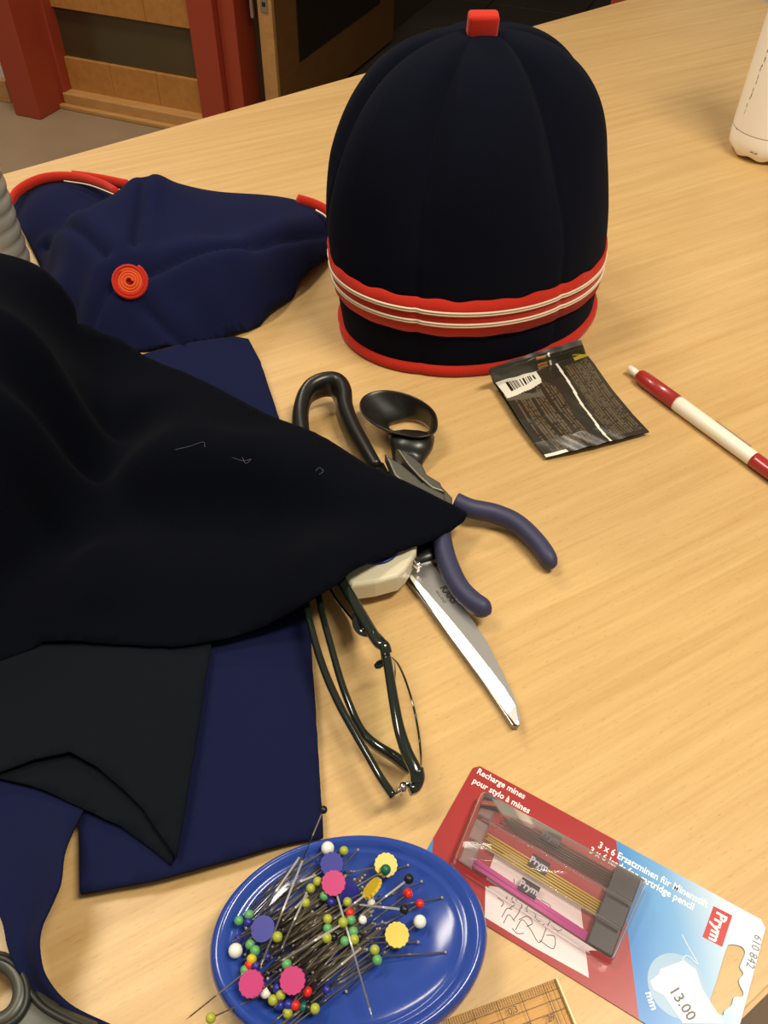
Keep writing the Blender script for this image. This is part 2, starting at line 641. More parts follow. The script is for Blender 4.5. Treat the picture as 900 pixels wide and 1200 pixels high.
hat = thing('felt_hat', 'tall dark navy felt hat with red band standing upright on the table', 'hat', HC)
NT = 480
zs = [HH * (1 - (1 - i / 70) ** 1.7) for i in range(71)]
zs[0] = 0.002
vs, fs = [], []
for z in zs[:-1]:
    for i in range(NT):
        vs.append(hat_pt(2 * math.pi * i / NT, z))
vs.append(HC + Vector((-0.010, -0.004, HH - 0.006)))
nz = len(zs) - 1
for j in range(nz - 1):
    for i in range(NT):
        fs.append((j * NT + i, j * NT + (i + 1) % NT, (j + 1) * NT + (i + 1) % NT, (j + 1) * NT + i))
for i in range(NT):
    fs.append(((nz - 1) * NT + i, (nz - 1) * NT + (i + 1) % NT, nz * NT))
mesh('crown', vs, fs, NAVYH, hat)
# red band with wavy upper edge
vs, fs = [], []
for i in range(NT):
    th = 2 * math.pi * i / NT
    zo = -0.001 - 0.005 * math.cos(th)
    zu = 0.0645 + zo + 0.0006 * math.sin(17 * th) + 0.0005 * math.sin(29 * th + 1)
    zl = 0.0365 + zo + 0.0003 * math.sin(23 * th)
    for k, (z, off) in enumerate(((zl, 0.0002), (zl, 0.0016), (zl + (zu - zl) * 0.33, 0.0018), (zl + (zu - zl) * 0.66, 0.0018), (zu, 0.0016), (zu, 0.0002))):
        vs.append(hat_pt(th, z, off))
for i in range(NT):
    j = (i + 1) % NT
    for k in range(5):
        fs.append((i * 6 + k, j * 6 + k, j * 6 + k + 1, i * 6 + k + 1))
band = mesh('red_band', vs, fs, REDF, hat)
for z in (0.0450, 0.0468, 0.0540, 0.0558):
    sweep('cord_piping', [hat_pt(2 * math.pi * i / NT, z - 0.001 - 0.005 * math.cos(2 * math.pi * i / NT), 0.0020) for i in range(NT)], 0.0008, 0.00085, CORD, band, True, 6)
sweep('red_base_trim', [hat_pt(2 * math.pi * i / NT, 0.0045, 0.001) for i in range(NT)], 0.0030, 0.0044, REDF, hat, True, 8)
# red tab at the crown
tabc = HC + Vector((-0.0105, -0.010, HH))
bm = bmesh.new()
bmesh.ops.create_cube(bm, size=1)
bmesh.ops.scale(bm, vec=(0.0185, 0.010, 0.024), verts=bm.verts)
bmesh.ops.bevel(bm, geom=bm.edges[:], offset=0.0022, segments=3, affect='EDGES', profile=0.5)
bm.transform(Matrix.Translation(tabc + Vector((0, -0.001, -0.001))) @ Matrix.Rotation(math.radians(4), 4, 'Z') @ Matrix.Rotation(math.radians(12), 4, 'X'))
from_bm('red_tab', bm, REDF, hat, True)

# ------------------------------------------------------------------ hat lying on its side
lh = thing('felt_hat', 'navy blue felt hat with red spiral button lying collapsed on its side', 'hat', P(200, 330, 0.0))
seams = [[(161, 300, .045), (166, 250, .06), (171, 208, .072)], [(130, 321, .036), (90, 293, .035), (45, 262, .03)],
         [(172, 328, .038), (230, 313, .042), (290, 300, .042), (340, 280, .034), (388, 259, .02)],
         [(136, 344, .03), (112, 364, .024), (88, 386, .014)], [(170, 358, .028), (195, 382, .018), (220, 405, .006)]]
sl = [[(P(*q).x, P(*q).y) for q in s_] for s_ in seams]
bc = P(154, 332, .036)


def lh_extra(x, y, z):
    for i, s_ in enumerate(sl):
        d = seg_dist(x, y, s_)
        z = z - 0.0050 * np.exp(-(d / 0.0026) ** 2) + 0.0036 * np.exp(-((d - 0.009) / 0.008) ** 2)
    d = np.hypot(x - bc.x, y - bc.y)
    z = z - 0.004 * np.exp(-(d / 0.012) ** 2)
    return z


out = [(392, 300, .0), (345, 350, .0), (305, 383, .0), (250, 404, .0), (185, 413, .0), (120, 408, .0), (80, 385, .0), (58, 345, .0), (44, 305, .0), (16, 252, .004),
       (22, 232, .012), (60, 212, .018), (110, 216, .018), (150, 226, .0), (190, 224, .0), (240, 240, .0), (300, 240, .0), (350, 242, .0), (388, 252, .0), (400, 275, .0)]
ctl = [(154, 332, .037), (171, 210, .074), (160, 255, .062), (200, 220, .070), (237, 235, .058), (265, 234, .052), (300, 234, .048), (340, 238, .036), (372, 248, .022),
       (110, 258, .022), (85, 240, .022), (60, 225, .026), (40, 240, .022), (130, 240, .045), (215, 280, .056), (260, 280, .050), (310, 275, .044), (350, 275, .030), (300, 325, .034), (250, 350, .030), (340, 320, .020),
       (210, 355, .028), (90, 320, .038), (60, 300, .030), (110, 350, .030), (70, 350, .022), (150, 380, .016), (200, 395, .010), (270, 375, .014)]
sheet('crown', out, ctl, NAVY, lh, 0.0026, 4, lh_extra, 0.001)
# red brim piping seen at the back
for pts in ([(8, 245, .016), (22, 224, .022), (50, 210, .026), (85, 208, .028), (118, 216, .030), (137, 226, .032)],
            [(85, 206, .026), (115, 210, .024), (150, 217, .022)],
            [(348, 234, .034), (368, 240, .028), (384, 249, .022), (392, 266, .014)]):
    sweep('red_piping', catmull([P(*q) for q in pts], 8), 0.0030, 0.0050, REDF, lh, False, 8)
sweep('cord_piping', catmull([P(*q) for q in [(370, 246, .0295), (382, 254, .025), (390, 268, .016)]], 6), 0.0009, 0.0009, CORD, lh, False, 6)
sweep('cord_piping', catmull([P(*q) for q in [(75, 212, .0305), (105, 217, .032), (134, 228, .035)]], 6), 0.0006, 0.0006, CORD, lh, False, 6)
# spiral button
bn = (Vector((0, 0, CH)) - bc).normalized()
bn = (bn * 0.6 + Vector((-0.05, -0.45, 0.6)).normalized() * 0.4).normalized()
bx_ = Vector((1, 0, 0)).cross(bn).normalized().cross(bn) * -1
bx_.normalize()
by_ = bn.cross(bx_).normalized()
BT = Matrix((bx_, by_, bn)).transposed().to_4x4()
BT.translation = bc + bn * 0.0075
lathe('button_backing', [(0.0, -0.004), (0.0118, -0.005), (0.0118, -0.0005), (0.0, -0.0005)], REDF, lh, 32, BT)
btn = mesh('spiral_button', *[x for x in (lambda vf: (vf[0], vf[1]))(sweep_data([BT @ Vector(((0.0024 + 0.0101 * k / 150) * math.cos(k * 0.215), (0.0024 + 0.0101 * k / 150) * math.sin(k * 0.215), 0.0015 - 0.001 * k / 150)) for k in range(100)], 0.0012, 0.0030, False, 6, bn))], ORANGEF, lh)
sweep('outer_coil', [BT @ Vector(((0.0024 + 0.0101 * k / 150) * math.cos(k * 0.215), (0.0024 + 0.0101 * k / 150) * math.sin(k * 0.215), 0.0012)) for k in range(98, 152)], 0.0014, 0.0034, REDF, btn, False, 6, bn)

# ------------------------------------------------------------------ cloths
# blue piece under everything
bl = tag(sheet('blue_cloth', [(140, 425, .006), (200, 408, .009), (275, 396, .010), (291, 399, .009), (305, 425, .007), (327, 492, .006), (347, 590, .005), (357, 660, .005), (363, 730, .005), (371, 850, .005), (379, 981, .004), (330, 990, .006), (260, 1010, .008), (180, 1032, .008), (95, 1047, .007), (94, 1020, .006), (94, 990, .006), (93, 962, .005), (50, 945, .005), (-40, 925, .005), (-80, 900, .005), (-80, 600, .005), (0, 470, .005), (60, 440, .005)],
               [(250, 430, .010), (270, 480, .008), (200, 700, .005), (300, 700, .006), (300, 850, .007), (250, 950, .007), (340, 920, .006), (150, 1000, .007), (100, 800, .004)],
               NAVY, None, 0.006, 0, None, 0.003, 0.0002), 'navy blue wool cloth lying flat under the dark cloths', 'cloth')
# charcoal piece: lower turned layer and upper layer
tag(sheet('charcoal_lining', [(-70, 870, .0095), (0, 880, .0095), (60, 870, .0095), (130, 890, .0095), (190, 930, .0100), (212, 960, .0105), (206, 1000, .0105), (200, 1014, .0105), (180, 997, .0105), (140, 968, .0105), (95, 947, .0105), (50, 925, .0105), (0, 912, .0105), (-70, 900, .0105)],
          [(100, 910, .010), (40, 900, .010), (160, 950, .0105)], CHAR, None, 0.006, 0, None, 0.0015, 0.0002), 'narrow charcoal cloth flap with pointed end on the blue cloth', 'cloth')
tag(sheet('charcoal_cloth', [(-70, 730, .011), (120, 725, .011), (250, 728, .011), (247, 760, .012), (240, 800, .013), (228, 880, .014), (216, 950, .0145), (206, 1006, .0140), (192, 985, .0140), (168, 948, .0140), (148, 928, .0140), (115, 900, .0145), (82, 881, .0150), (40, 890, .0145), (0, 905, .014), (-70, 920, .014)],
          [(100, 800, .012), (180, 850, .013), (60, 860, .013), (0, 840, .012), (200, 790, .013)], CHAR, None, 0.006, 0, None, 0.0015, 0.0002), 'charcoal wool cloth corner lying over the navy blue cloth', 'cloth')
# big dark cloth, bunched at the left and ending in a point


def dk_extra(x, y, z):
    rr = np.random.RandomState(2)
    for k in range(7):
        a, b_ = rr.uniform(-40, 40, 2)
        z = z + 0.0006 * np.sin(a * x + b_ * y + k)
    return z


dk = tag(sheet('dark_cloth', [(-90, 296, .098), (-40, 292, .100), (0, 298, .098), (30, 306, .094), (60, 322, .088), (84, 350, .075), (90, 380, .060), (112, 388, .048), (138, 394, .040), (162, 410, .034), (200, 428, .032), (260, 456, .031), (330, 492, .030), (430, 544, .029), (500, 575, .025), (535, 592, .022), (547, 600, .021), (542, 609, .021), (520, 624, .023), (485, 638, .028), (455, 649, .030), (420, 664, .036), (393, 683, .040), (365, 701, .036), (335, 720, .026), (300, 738, .018), (250, 751, .016), (200, 757, .016), (120, 752, .016), (50, 750, .016), (-90, 752, .016)],
               [(-60, 400, .115), (20, 370, .105), (55, 400, .098), (0, 450, .100), (35, 480, .088), (70, 440, .082), (-40, 560, .075), (5, 580, .062), (-60, 640, .050), (10, 670, .024), (118, 440, .038), (112, 500, .031), (92, 560, .026), (55, 625, .024), (150, 600, .022), (40, 540, .068),
                (150, 540, .042), (200, 535, .050), (270, 540, .050), (340, 553, .044), (420, 572, .038), (480, 585, .031), (210, 480, .042), (280, 500, .040), (160, 460, .038), (170, 590, .026), (230, 588, .026), (300, 590, .025), (370, 600, .026), (440, 605, .031), (500, 605, .026),
                (110, 640, .034), (100, 690, .030), (180, 650, .028), (250, 650, .027), (330, 660, .030), (390, 640, .044), (350, 660, .036), (440, 630, .034), (40, 690, .024), (120, 720, .020), (220, 720, .020), (300, 715, .022), (-60, 700, .022)],
               NAVYD, None, 0.0045, 3, dk_extra, 0.0018, 0.0003, 0.012), 'black navy wool cloth bunched at the left and tapering to a point over the pliers', 'cloth')
# tail of the blue cloth curling down to the second scissors
rows = [((-60, 890, .0078), (110, 930, .0072)), ((-58, 920, .0082), (96, 956, .0085)), ((-48, 970, .012), (84, 980, .018)), ((-30, 1010, .016), (76, 1003, .025)), ((-15, 1045, .020), (72, 1035, .030)), ((2, 1080, .022), (62, 1060, .030)), ((8, 1108, .022), (49, 1090, .030)),
        ((16, 1130, .020), (48, 1118, .027)), ((30, 1154, .016), (56, 1146, .021)), ((52, 1180, .010), (82, 1176, .013)), ((90, 1206, .006), (128, 1199, .007)), ((140, 1236, .005), (190, 1224, .005))]
lp = catmull([P(*r[0]) for r in rows], 5)
rp = catmull([P(*r[1]) for r in rows], 5)
vs, fs = [], []
nc = 9
for a, b_ in zip(lp, rp):
    for k in range(nc):
        q = k / (nc - 1)
        v = a.lerp(b_, q)
        v.z -= 0.004 * math.sin(math.pi * q) * min(1, a.z * 60)
        vs.append(v)
for i in range(len(lp) - 1):
    for k in range(nc - 1):
        fs.append((i * nc + k, i * nc + k + 1, (i + 1) * nc + k + 1, (i + 1) * nc + k))
o = mesh('cloth_strip', vs, fs, NAVY)
md = o.modifiers.new('thickness', 'SOLIDIFY')
md.thickness = 0.0018
tag(o, 'narrow curling strip of navy blue cloth running to the grey scissors handle', 'cloth')
# lint on the dark cloth
LINT = mat('pale lint', (96, 94, 88), 0.9)


def lint(pts, label):
    path = catmull([P(*q) for q in pts], 6)
    tag(sweep('lint_thread', path, 0.00010, 0.00010, LINT, None, False, 5), label, 'lint', 'lint on the dark cloth')


lint([(205, 527, .054), (222, 523, .054), (238, 518, .053), (240, 524, .053)], 'long pale lint thread on the black navy cloth')
lint([(272, 536, .053), (285, 540, .053), (294, 538, .052), (288, 543, .053), (284, 536, .053)], 'small tangled pale lint fibre on the black navy cloth')
lint([(370, 552, .047), (374, 548, .047), (379, 552, .046), (374, 556, .046)], 'tiny pale lint loop near the upper edge of the black navy cloth')

# ------------------------------------------------------------------ tailor scissors
BLACKP = mat('black handle plastic', (26, 25, 22), 0.32, spec=0.5)
BLADE = mat('polished blade steel', (226, 224, 218), 0.30, 0.9, bump=(300, 0.03, 0.0002))
BLADE2 = mat('lower blade steel', (150, 148, 142), 0.3, 1.0)
PRINTG = mat('grey etched print', (58, 56, 52), 0.6)
sci = thing('scissors', 'large tailor scissors with black handles and long shining blade', 'scissors', P(500, 660, 0))


def c7(x, y, z):
    return P(380 + x / 3.75, 640 + y / 3.75, z)


st = [((310, 10), (313, 8), (430, -10)), ((368, 127), (376, 118), (487, 95)), ((440, 232), (455, 205), (545, 175)), ((540, 378), (570, 340), (625, 285)), ((640, 512), (690, 490), (712, 415)), ((740, 645), (790, 620), (790, 565)), ((805, 738), (840, 700), (842, 680)), ((838, 780), (852, 766), (860, 745)), ((852, 787), (857, 782), (863, 772))]
vs, fs = [], []
zl, zm, zr, zb = 0.0060, 0.0082, 0.0082, 0.0050
for L_, M_, R_ in st:
    wd = (c7(*L_, zl) - c7(*M_, zl)).length
    zq = zm - 0.26 * wd
    vs += [c7(*L_, zq), c7(*M_, zm), c7(*R_, zr), c7(*R_, zb), c7(*L_, zb)]
n = len(st)
for i in range(n - 1):
    for k in range(5):
        fs.append((i * 5 + k, i * 5 + (k + 1) % 5, (i + 1) * 5 + (k + 1) % 5, (i + 1) * 5 + k))
fs.append(tuple(range(5))[::-1])
fs.append(tuple((n - 1) * 5 + k for k in range(5)))
blade = mesh('upper_blade', vs, fs, BLADE, sci, False)
lo_out = [(300, 40), (355, 142), (560, 415), (700, 604), (825, 792), (850, 796), (860, 780), (740, 560), (600, 330), (440, 60)]
prism('lower_blade', [(c7(x, y, .003).x, c7(x, y, .003).y) for x, y in lo_out], 0.0008, 0.0040, BLADE2, sci, 0.0006)
# etched lettering along the blade
ta = c7(507, 182, zr)
tdir = (c7(570, 265, zr) - ta)
Mt = Matrix.Translation(ta + Vector((0, 0, 0.00006))) @ Matrix.Rotation(math.atan2(tdir.y, tdir.x), 4, 'Z')
text('lettering', 'KARS', 0.0058, PRINTG, blade, (0, 0.0, 0), 0, 'LEFT', 0.0002, True, 0.00003, Mt, 0.95)
text('lettering', 'FINLAND', 0.0023, PRINTG, blade, (0.001, -0.0036, 0), 0, 'LEFT', 0.0, True, 0.00003, Mt)
# pivot shank hidden under the cloth
sh = [P(505, 660, .006), P(486, 620, .007), P(470, 580, .008), P(472, 550, .009)]
sweep('thumb_shank', catmull(sh, 5), [0.011] * 5 + [0.010] * 5 + [0.009] * 6, 0.0045, BLACKP, sci, False, 10, square=0.8)
sh = [P(495, 650, .004), P(470, 610, .005), P(450, 572, .007), P(438, 548, .009)]
sweep('finger_shank', catmull(sh, 5), 0.007, 0.0045, BLACKP, sci, False, 10, square=0.8)
# thumb ring: a funnel whose rim is higher and wider at the top
rc_t, rc_b = P(466, 494, .020), P(483, 508, .003)


def ring_pt(a, rx, ry, c, rot, z):
    v = Matrix.Rotation(rot, 3, 'Z') @ Vector((rx * math.cos(a), ry * math.sin(a), 0))
    q = c + v
    q.z = z
    return q


vs, fs = [], []
NR = 56
top_px = [(424, 480), (424, 468), (434, 460), (452, 457), (475, 461), (495, 470), (508, 482), (511, 497), (506, 506), (490, 510), (470, 507), (450, 500), (434, 491)]
topc = catmull([P(x, y, .021) for x, y in top_px], 5, True)
hole_px = [(459, 500), (462, 496), (470, 494), (480, 492), (492, 494), (500, 499), (503, 504), (499, 507), (490, 508), (478, 508), (468, 506), (462, 504), (460, 502)]
holec = catmull([P(x, y, .004) for x, y in hole_px], 5, True)
m_ = len(topc)
cen = sum(topc, Vector()) / m_
hc = sum(holec, Vector()) / m_
rings = []
for f_ in range(8):
    rings.append([])
for i in range(m_):
    tp, hp = topc[i], holec[i]
    outw = (tp - cen)
    outw.z = 0
    outw.normalize()
    hout = (hp - hc)
    hout.z = 0
    hout.normalize()
    rim = tp + outw * 0.0005
    rings[0].append(Vector((hp.x, hp.y, 0.003)))
    rings[1].append(hp.lerp(tp, 0.25))
    rings[2].append(hp.lerp(tp, 0.6) + Vector((0, 0, -0.001)))
    rings[3].append(tp + Vector((0, 0, -0.0015)) - outw * 0.0005)
    rings[4].append(tp + outw * 0.0008)
    rings[5].append(tp + outw * 0.0018 + Vector((0, 0, -0.002)))
    low = hp + hout * 0.006
    low.z = 0.004
    rings[6].append((tp + outw * 0.001).lerp(low, 0.6))
    low2 = hp + hout * 0.005
    low2.z = 0.0015
    rings[7].append(low2)
vs = [v for r_ in rings for v in r_]
for k in range(8):
    k2 = (k + 1) % 8
    for i in range(m_):
        j = (i + 1) % m_
        fs.append((k * m_ + i, k * m_ + j, k2 * m_ + j, k2 * m_ + i))
o = mesh('thumb_ring', vs, fs, BLACKP, sci)
md = o.modifiers.new('soft', 'SUBSURF')
md.levels = md.render_levels = 1
sweep('ring_neck', catmull([P(482, 513, .0085), P(481, 523, .0100), P(478, 538, .0070), P(474, 562, .0048)], 5), [0.0155 + 0.0010 * math.sin(math.pi * i / 8) - 0.0062 * (i / 15) ** 0.9 for i in range(16)], [0.0062 + 0.0018 * math.sin(math.pi * min(i / 9, 1)) - 0.0018 * i / 15 for i in range(16)], BLACKP, sci, False, 12, square=0.85)
# finger loop
lp_px = [(440, 552, .010), (427, 530, .012), (413, 505, .014), (404, 482, .016), (402, 464, .018), (394, 452, .019), (378, 451, .019), (361, 460, .018), (353, 478, .016), (352, 500, .014), (358, 525, .012), (380, 548, .010), (410, 562, .009)]
loop = catmull([P(*q) for q in lp_px], 6)
sweep('finger_loop', loop, [0.0042 + 0.0014 * math.sin(math.pi * i / len(loop)) for i in range(len(loop))], [0.0080 + 0.0022 * math.sin(math.pi * i / len(loop)) for i in range(len(loop))], BLACKP, sci, False, 12, up=Vector((0.25, -0.1, 1)).normalized(), square=0.8)

# ------------------------------------------------------------------ pliers
PLST = mat('dull plier steel', (118, 116, 106), 0.42, 0.85, bump=(500, 0.15, 0.0003))
PLBL = mat('blue plier grip', (48, 49, 80), 0.55, bump=(700, 0.12, 0.0003))
pl = thing('pliers', 'small steel pliers with two curved blue grips', 'pliers', P(530, 600, 0))


def pxy(pts, z):
    return [(P(x, y, z).x, P(x, y, z).y) for x, y in pts]


zt = 0.0215
prism('jaw', pxy([(451, 531), (456, 535), (470, 543), (488, 558), (496, 566), (520, 578), (524, 590), (500, 588), (475, 568), (462, 556)], zt), 0.0145, zt, PLST, pl, 0.0012)
prism('jaw', pxy([(464, 525), (470, 528), (482, 536), (495, 545), (500, 556), (516, 566), (521, 577), (506, 572), (491, 559), (478, 545)], zt), 0.0150, zt + 0.0005, PLST, pl, 0.0010)
pp = [P(520, 590, .013)]
prism('pivot_body', pxy([(495, 566), (515, 568), (530, 584), (530, 598), (522, 604), (508, 600), (492, 584)], .019), 0.0110, 0.0200, PLST, pl, 0.001)
for pts, lab in (([(534, 588, .013), (552, 596, .012), (580, 602, .010), (606, 614, .009), (630, 637, .008), (648, 663, .007)], 'upper'), ([(516, 600, .0150), (517, 625, .0150), (523, 655, .0150), (536, 685, .0146), (553, 704, .0142), (573, 717, .0138)], 'lower')):
    path = catmull([P(*q) for q in pts], 6)
    k = len(path)
    ww = [0.0052 + 0.0005 * math.sin(3 * i / k) for i in range(k)]
    hh = [0.0062 for i in range(k)]
    for q, s_ in ((k - 1, 0.55), (k - 2, 0.85), (k - 3, 0.97)):
        ww[q] *= s_
        hh[q] *= s_
    e = path[-1] + (path[-1] - path[-2]).normalized() * 0.0012
    sweep('grip', path + [e], ww + [0.0008], hh + [0.001], PLBL, pl, False, 12)

# ------------------------------------------------------------------ tape measure
CREAM = mat('cream plastic', (214, 206, 178), 0.35)
BLUEB = mat('blue button plastic', (38, 46, 110), 0.35)
tm = thing('tape_measure', 'cream plastic tape measure with blue button peeping from under the dark cloth', 'tape measure', P(440, 650, 0))
ZT = 0.0215
ol = [(404, 676), (412, 686), (440, 682), (466, 675), (476, 666), (488, 646), (489, 634), (478, 612), (450, 606), (420, 612), (404, 640)]
prism('case', pxy(ol, ZT), 0.0088, ZT, CREAM, tm, 0.0022, seg=3)
bcn = P(440, 640, ZT)
lathe('button', [(0.0, ZT + 0.0012), (0.0118, ZT + 0.0010), (0.0135, ZT + 0.0002), (0.0138, ZT - 0.001)], BLUEB, tm, 32, Matrix.Translation((bcn.x, bcn.y, 0)))
box('base_half', (0, 0, 0), (1, 1, 1), CREAM, tm, 0, True, Matrix.Translation((0, 0, -5))) if False else None
prism('lower_case', pxy([(x * 0.985 + 437 * 0.015, y * 0.985 + 645 * 0.015) for x, y in ol], .0215), 0.0086, 0.0100, CREAM, tm)
a = P(481, 652, .018)
box('metal_tab', (-0.0012, -0.006, 0.0), (0.0010, 0.006, 0.0075), STEEL, tm, 0.0003, True, Matrix.Translation((a.x + 0.0015, a.y, 0.0105)) @ Matrix.Rotation(math.radians(32), 4, 'Z'))
box('tab_hook', (-0.0005, -0.0018, 0.0), (0.006, 0.0018, 0.0009), STEEL, tm, 0.0002, True, Matrix.Translation((a.x + 0.0012, a.y - 0.001, 0.0145)) @ Matrix.Rotation(math.radians(-50), 4, 'Z'))

# ------------------------------------------------------------------ eyeglasses
GFR = mat('dark green glossy frame', (22, 30, 24), 0.12, coat=0.6)
GMET = mat('polished hinge metal', (200, 195, 185), 0.15, 1.0)
LENS = clear('spectacle lens', (232, 240, 232), 0.25)
gl = thing('eyeglasses', 'folded eyeglasses with dark green glossy frame standing on the lens edges', 'eyeglasses', P(440, 800, 0))
zb_ = 0.030
brow1 = catmull([P(*q) for q in [(453, 770, zb_), (457, 795, zb_), (462, 825, zb_), (468, 855, zb_ - .001), (477, 882, zb_ - .003), (487, 903, zb_ - .005), (489, 918, zb_ - .007)]], 6)
fr = sweep('front_frame', brow1, [0.0022 + 0.0008 * i / len(brow1) for i in range(len(brow1))], 0.0026, GFR, gl, False, 10, square=0.7)
brow2 = catmull([P(*q) for q in [(388, 660, zb_), (395, 672, zb_), (402, 684, zb_), (416, 708, zb_), (432, 735, zb_), (443, 752, zb_), (450, 757, zb_), (453, 766, zb_ - .002)]], 6)
sweep('front_frame', brow2, 0.0028, 0.0026, GFR, gl, False, 10, square=0.7)
sweep('bridge', catmull([P(*q) for q in [(436, 742, zb_), (447, 753, zb_ - .001), (451, 763, zb_ - .003), (453, 776, zb_ - .002)]], 5), 0.0025, 0.0030, GFR, gl, False, 10)


def lens_between(top, rim):
    """lens between a length of the brow and its lower rim"""
    vs, fs = [], []
    nn = 8
    for a_, b_ in zip(top, rim):
        for j in range(nn):
            vs.append(a_.lerp(b_, j / (nn - 1)) + Vector((0.0012, 0, 0)) * math.sin(math.pi * j / (nn - 1)))
    for i in range(len(top) - 1):
        for j in range(nn - 1):
            fs.append((i * nn + j, i * nn + j + 1, (i + 1) * nn + j + 1, (i + 1) * nn + j))
    return vs, fs


def even(path, n):
    d = [0.0]
    for a_, b_ in zip(path[:-1], path[1:]):
        d.append(d[-1] + (b_ - a_).length)
    out = []
    for k in range(n):
        t_ = d[-1] * k / (n - 1)
        i = max(q for q in range(len(d)) if d[q] <= t_ + 1e-9)
        i = min(i, len(path) - 2)
        out.append(path[i].lerp(path[i + 1], (t_ - d[i]) / max(d[i + 1] - d[i], 1e-9)))
    return out


rim1 = [(458, 771, .0275), (466, 778, .020), (475, 797, .009), (484, 826, .0025), (490, 856, .0012), (493, 882, .004), (493, 898, .012), (489, 905, .021)]
rim2 = [(448, 752, .027), (438, 750, .020), (422, 737, .009), (408, 720, .003), (394, 702, .003), (384, 684, .006), (380, 668, .014), (388, 662, .026)]
for pth, rm in ((brow1[:-5], rim1), (brow2[::-1][8:], rim2)):
    rim = even(catmull([P(*q) for q in rm], 8), 40)
    vs, fs = lens_between(even(pth, 40), rim)
    ln = mesh('lens', vs, fs, LENS, gl)
    sweep('lens_rim', rim, 0.0006, 0.0007, GFR, ln, False, 6)
# nose pads
for pts in ([(420, 712, .030), (421, 726, .027), (427, 738, .025), (440, 744, .027)], [(440, 781, .024), (446, 778, .026), (453, 776, .029)]):
    path = catmull([P(*q) for q in pts], 5)
    k = len(path)
    sweep('nose_pad', path, [0.0012 + (0.0034 if pts[0][0] < 430 else 0.0014) * math.sin(math.pi * (i + 0.5) / k) for i in range(k)], 0.0012, GFR, gl, False, 8)
# temples
tp1 = catmull([P(*q) for q in [(461, 934, .022), (446, 912, .023), (432, 888, .023), (415, 858, .023), (397, 825, .023), (380, 786, .023), (368, 748, .023), (358, 706, .023), (354, 680, .022)]], 6)
t1 = sweep('temple', tp1, 0.0018, 0.0030, GFR, gl, False, 8, square=0.7)
tp2 = catmull([P(*q) for q in [(370, 672, .020), (376, 712, .020), (387, 754, .020), (400, 800, .019), (412, 832, .018), (424, 857, .016), (440, 873, .014), (462, 887, .011), (482, 902, .009)]], 6)
sweep('temple', tp2, [0.0018] * (len(tp2) - 24) + [0.0018 + 0.0010 * i / 24 for i in range(24)], 0.0028, GFR, gl, False, 8, square=0.7)
# hinge
hg = lathe('hinge', [(0.0, -0.004), (0.0016, -0.004), (0.0016, 0.004), (0.0, 0.004)], GMET, gl, 14, Matrix.Translation(P(472, 925, .021)))
sweep('hinge_leaf', [P(462, 932, .021), P(470, 926, .022), P(476, 920, .022), P(486, 918, .022)], 0.0009, 0.0026, GMET, hg, False, 6)
sweep('end_piece', catmull([P(489, 900, .026), P(491, 912, .023), P(487, 922, .021), P(480, 925, .021)], 4), 0.0026, 0.0035, GFR, gl, False, 8, square=0.7)

# ------------------------------------------------------------------ foil sachet
PK = [mat('sachet black', (46, 41, 31), 0.35, bump=(90, 0.25, 0.0012)), mat('sachet brown print', (92, 76, 54), 0.4), mat('sachet white print', (226, 220, 204), 0.4),
      mat('sachet bar black', (30, 27, 24), 0.4), mat('sachet tan window', (176, 118, 58), 0.5), mat('sachet yellow print', (172, 150, 44), 0.45), mat('sachet header', (50, 47, 40), 0.4), mat('sachet grey band', (92, 86, 74), 0.3)]
pkt = thing('sachet', 'black printed paper sachet with barcode lying against the upright hat', 'sachet', P(660, 480, 0))
GS, GT = 150, 190
rnd = random.Random(5)
Lp = [(0.0, 573, 432, .022), (0.05, 575, 438, .018), (0.17, 579, 449, .006), (0.3, 589, 462, .007), (0.55, 608, 492, .007), (0.8, 626, 518, .006), (1.0, 640, 536, .004)]
Cp = [(0.0, 628, 413, .020), (0.05, 629, 420, .018), (0.17, 632, 433, .008), (0.3, 642, 448, .012), (0.55, 662, 478, .013), (0.8, 684, 505, .011), (1.0, 700, 521, .006)]
Rp = [(0.0, 681, 398, .020), (0.05, 683, 404, .018), (0.17, 687, 414, .007), (0.3, 697, 426, .008), (0.55, 718, 456, .008), (0.8, 742, 486, .007), (1.0, 761, 506, .004)]


def interp(tab, t_):
    for a, b_ in zip(tab[:-1], tab[1:]):
        if t_ <= b_[0] + 1e-9:
            f_ = (t_ - a[0]) / (b_[0] - a[0])
            return P(*[a[k] + (b_[k] - a[k]) * f_ for k in (1, 2, 3)])
    return P(*tab[-1][1:])


wrd = [[rnd.random() < 0.8 for _ in range(80)] for _ in range(80)]
barw = [rnd.random() < 0.5 for _ in range(60)]


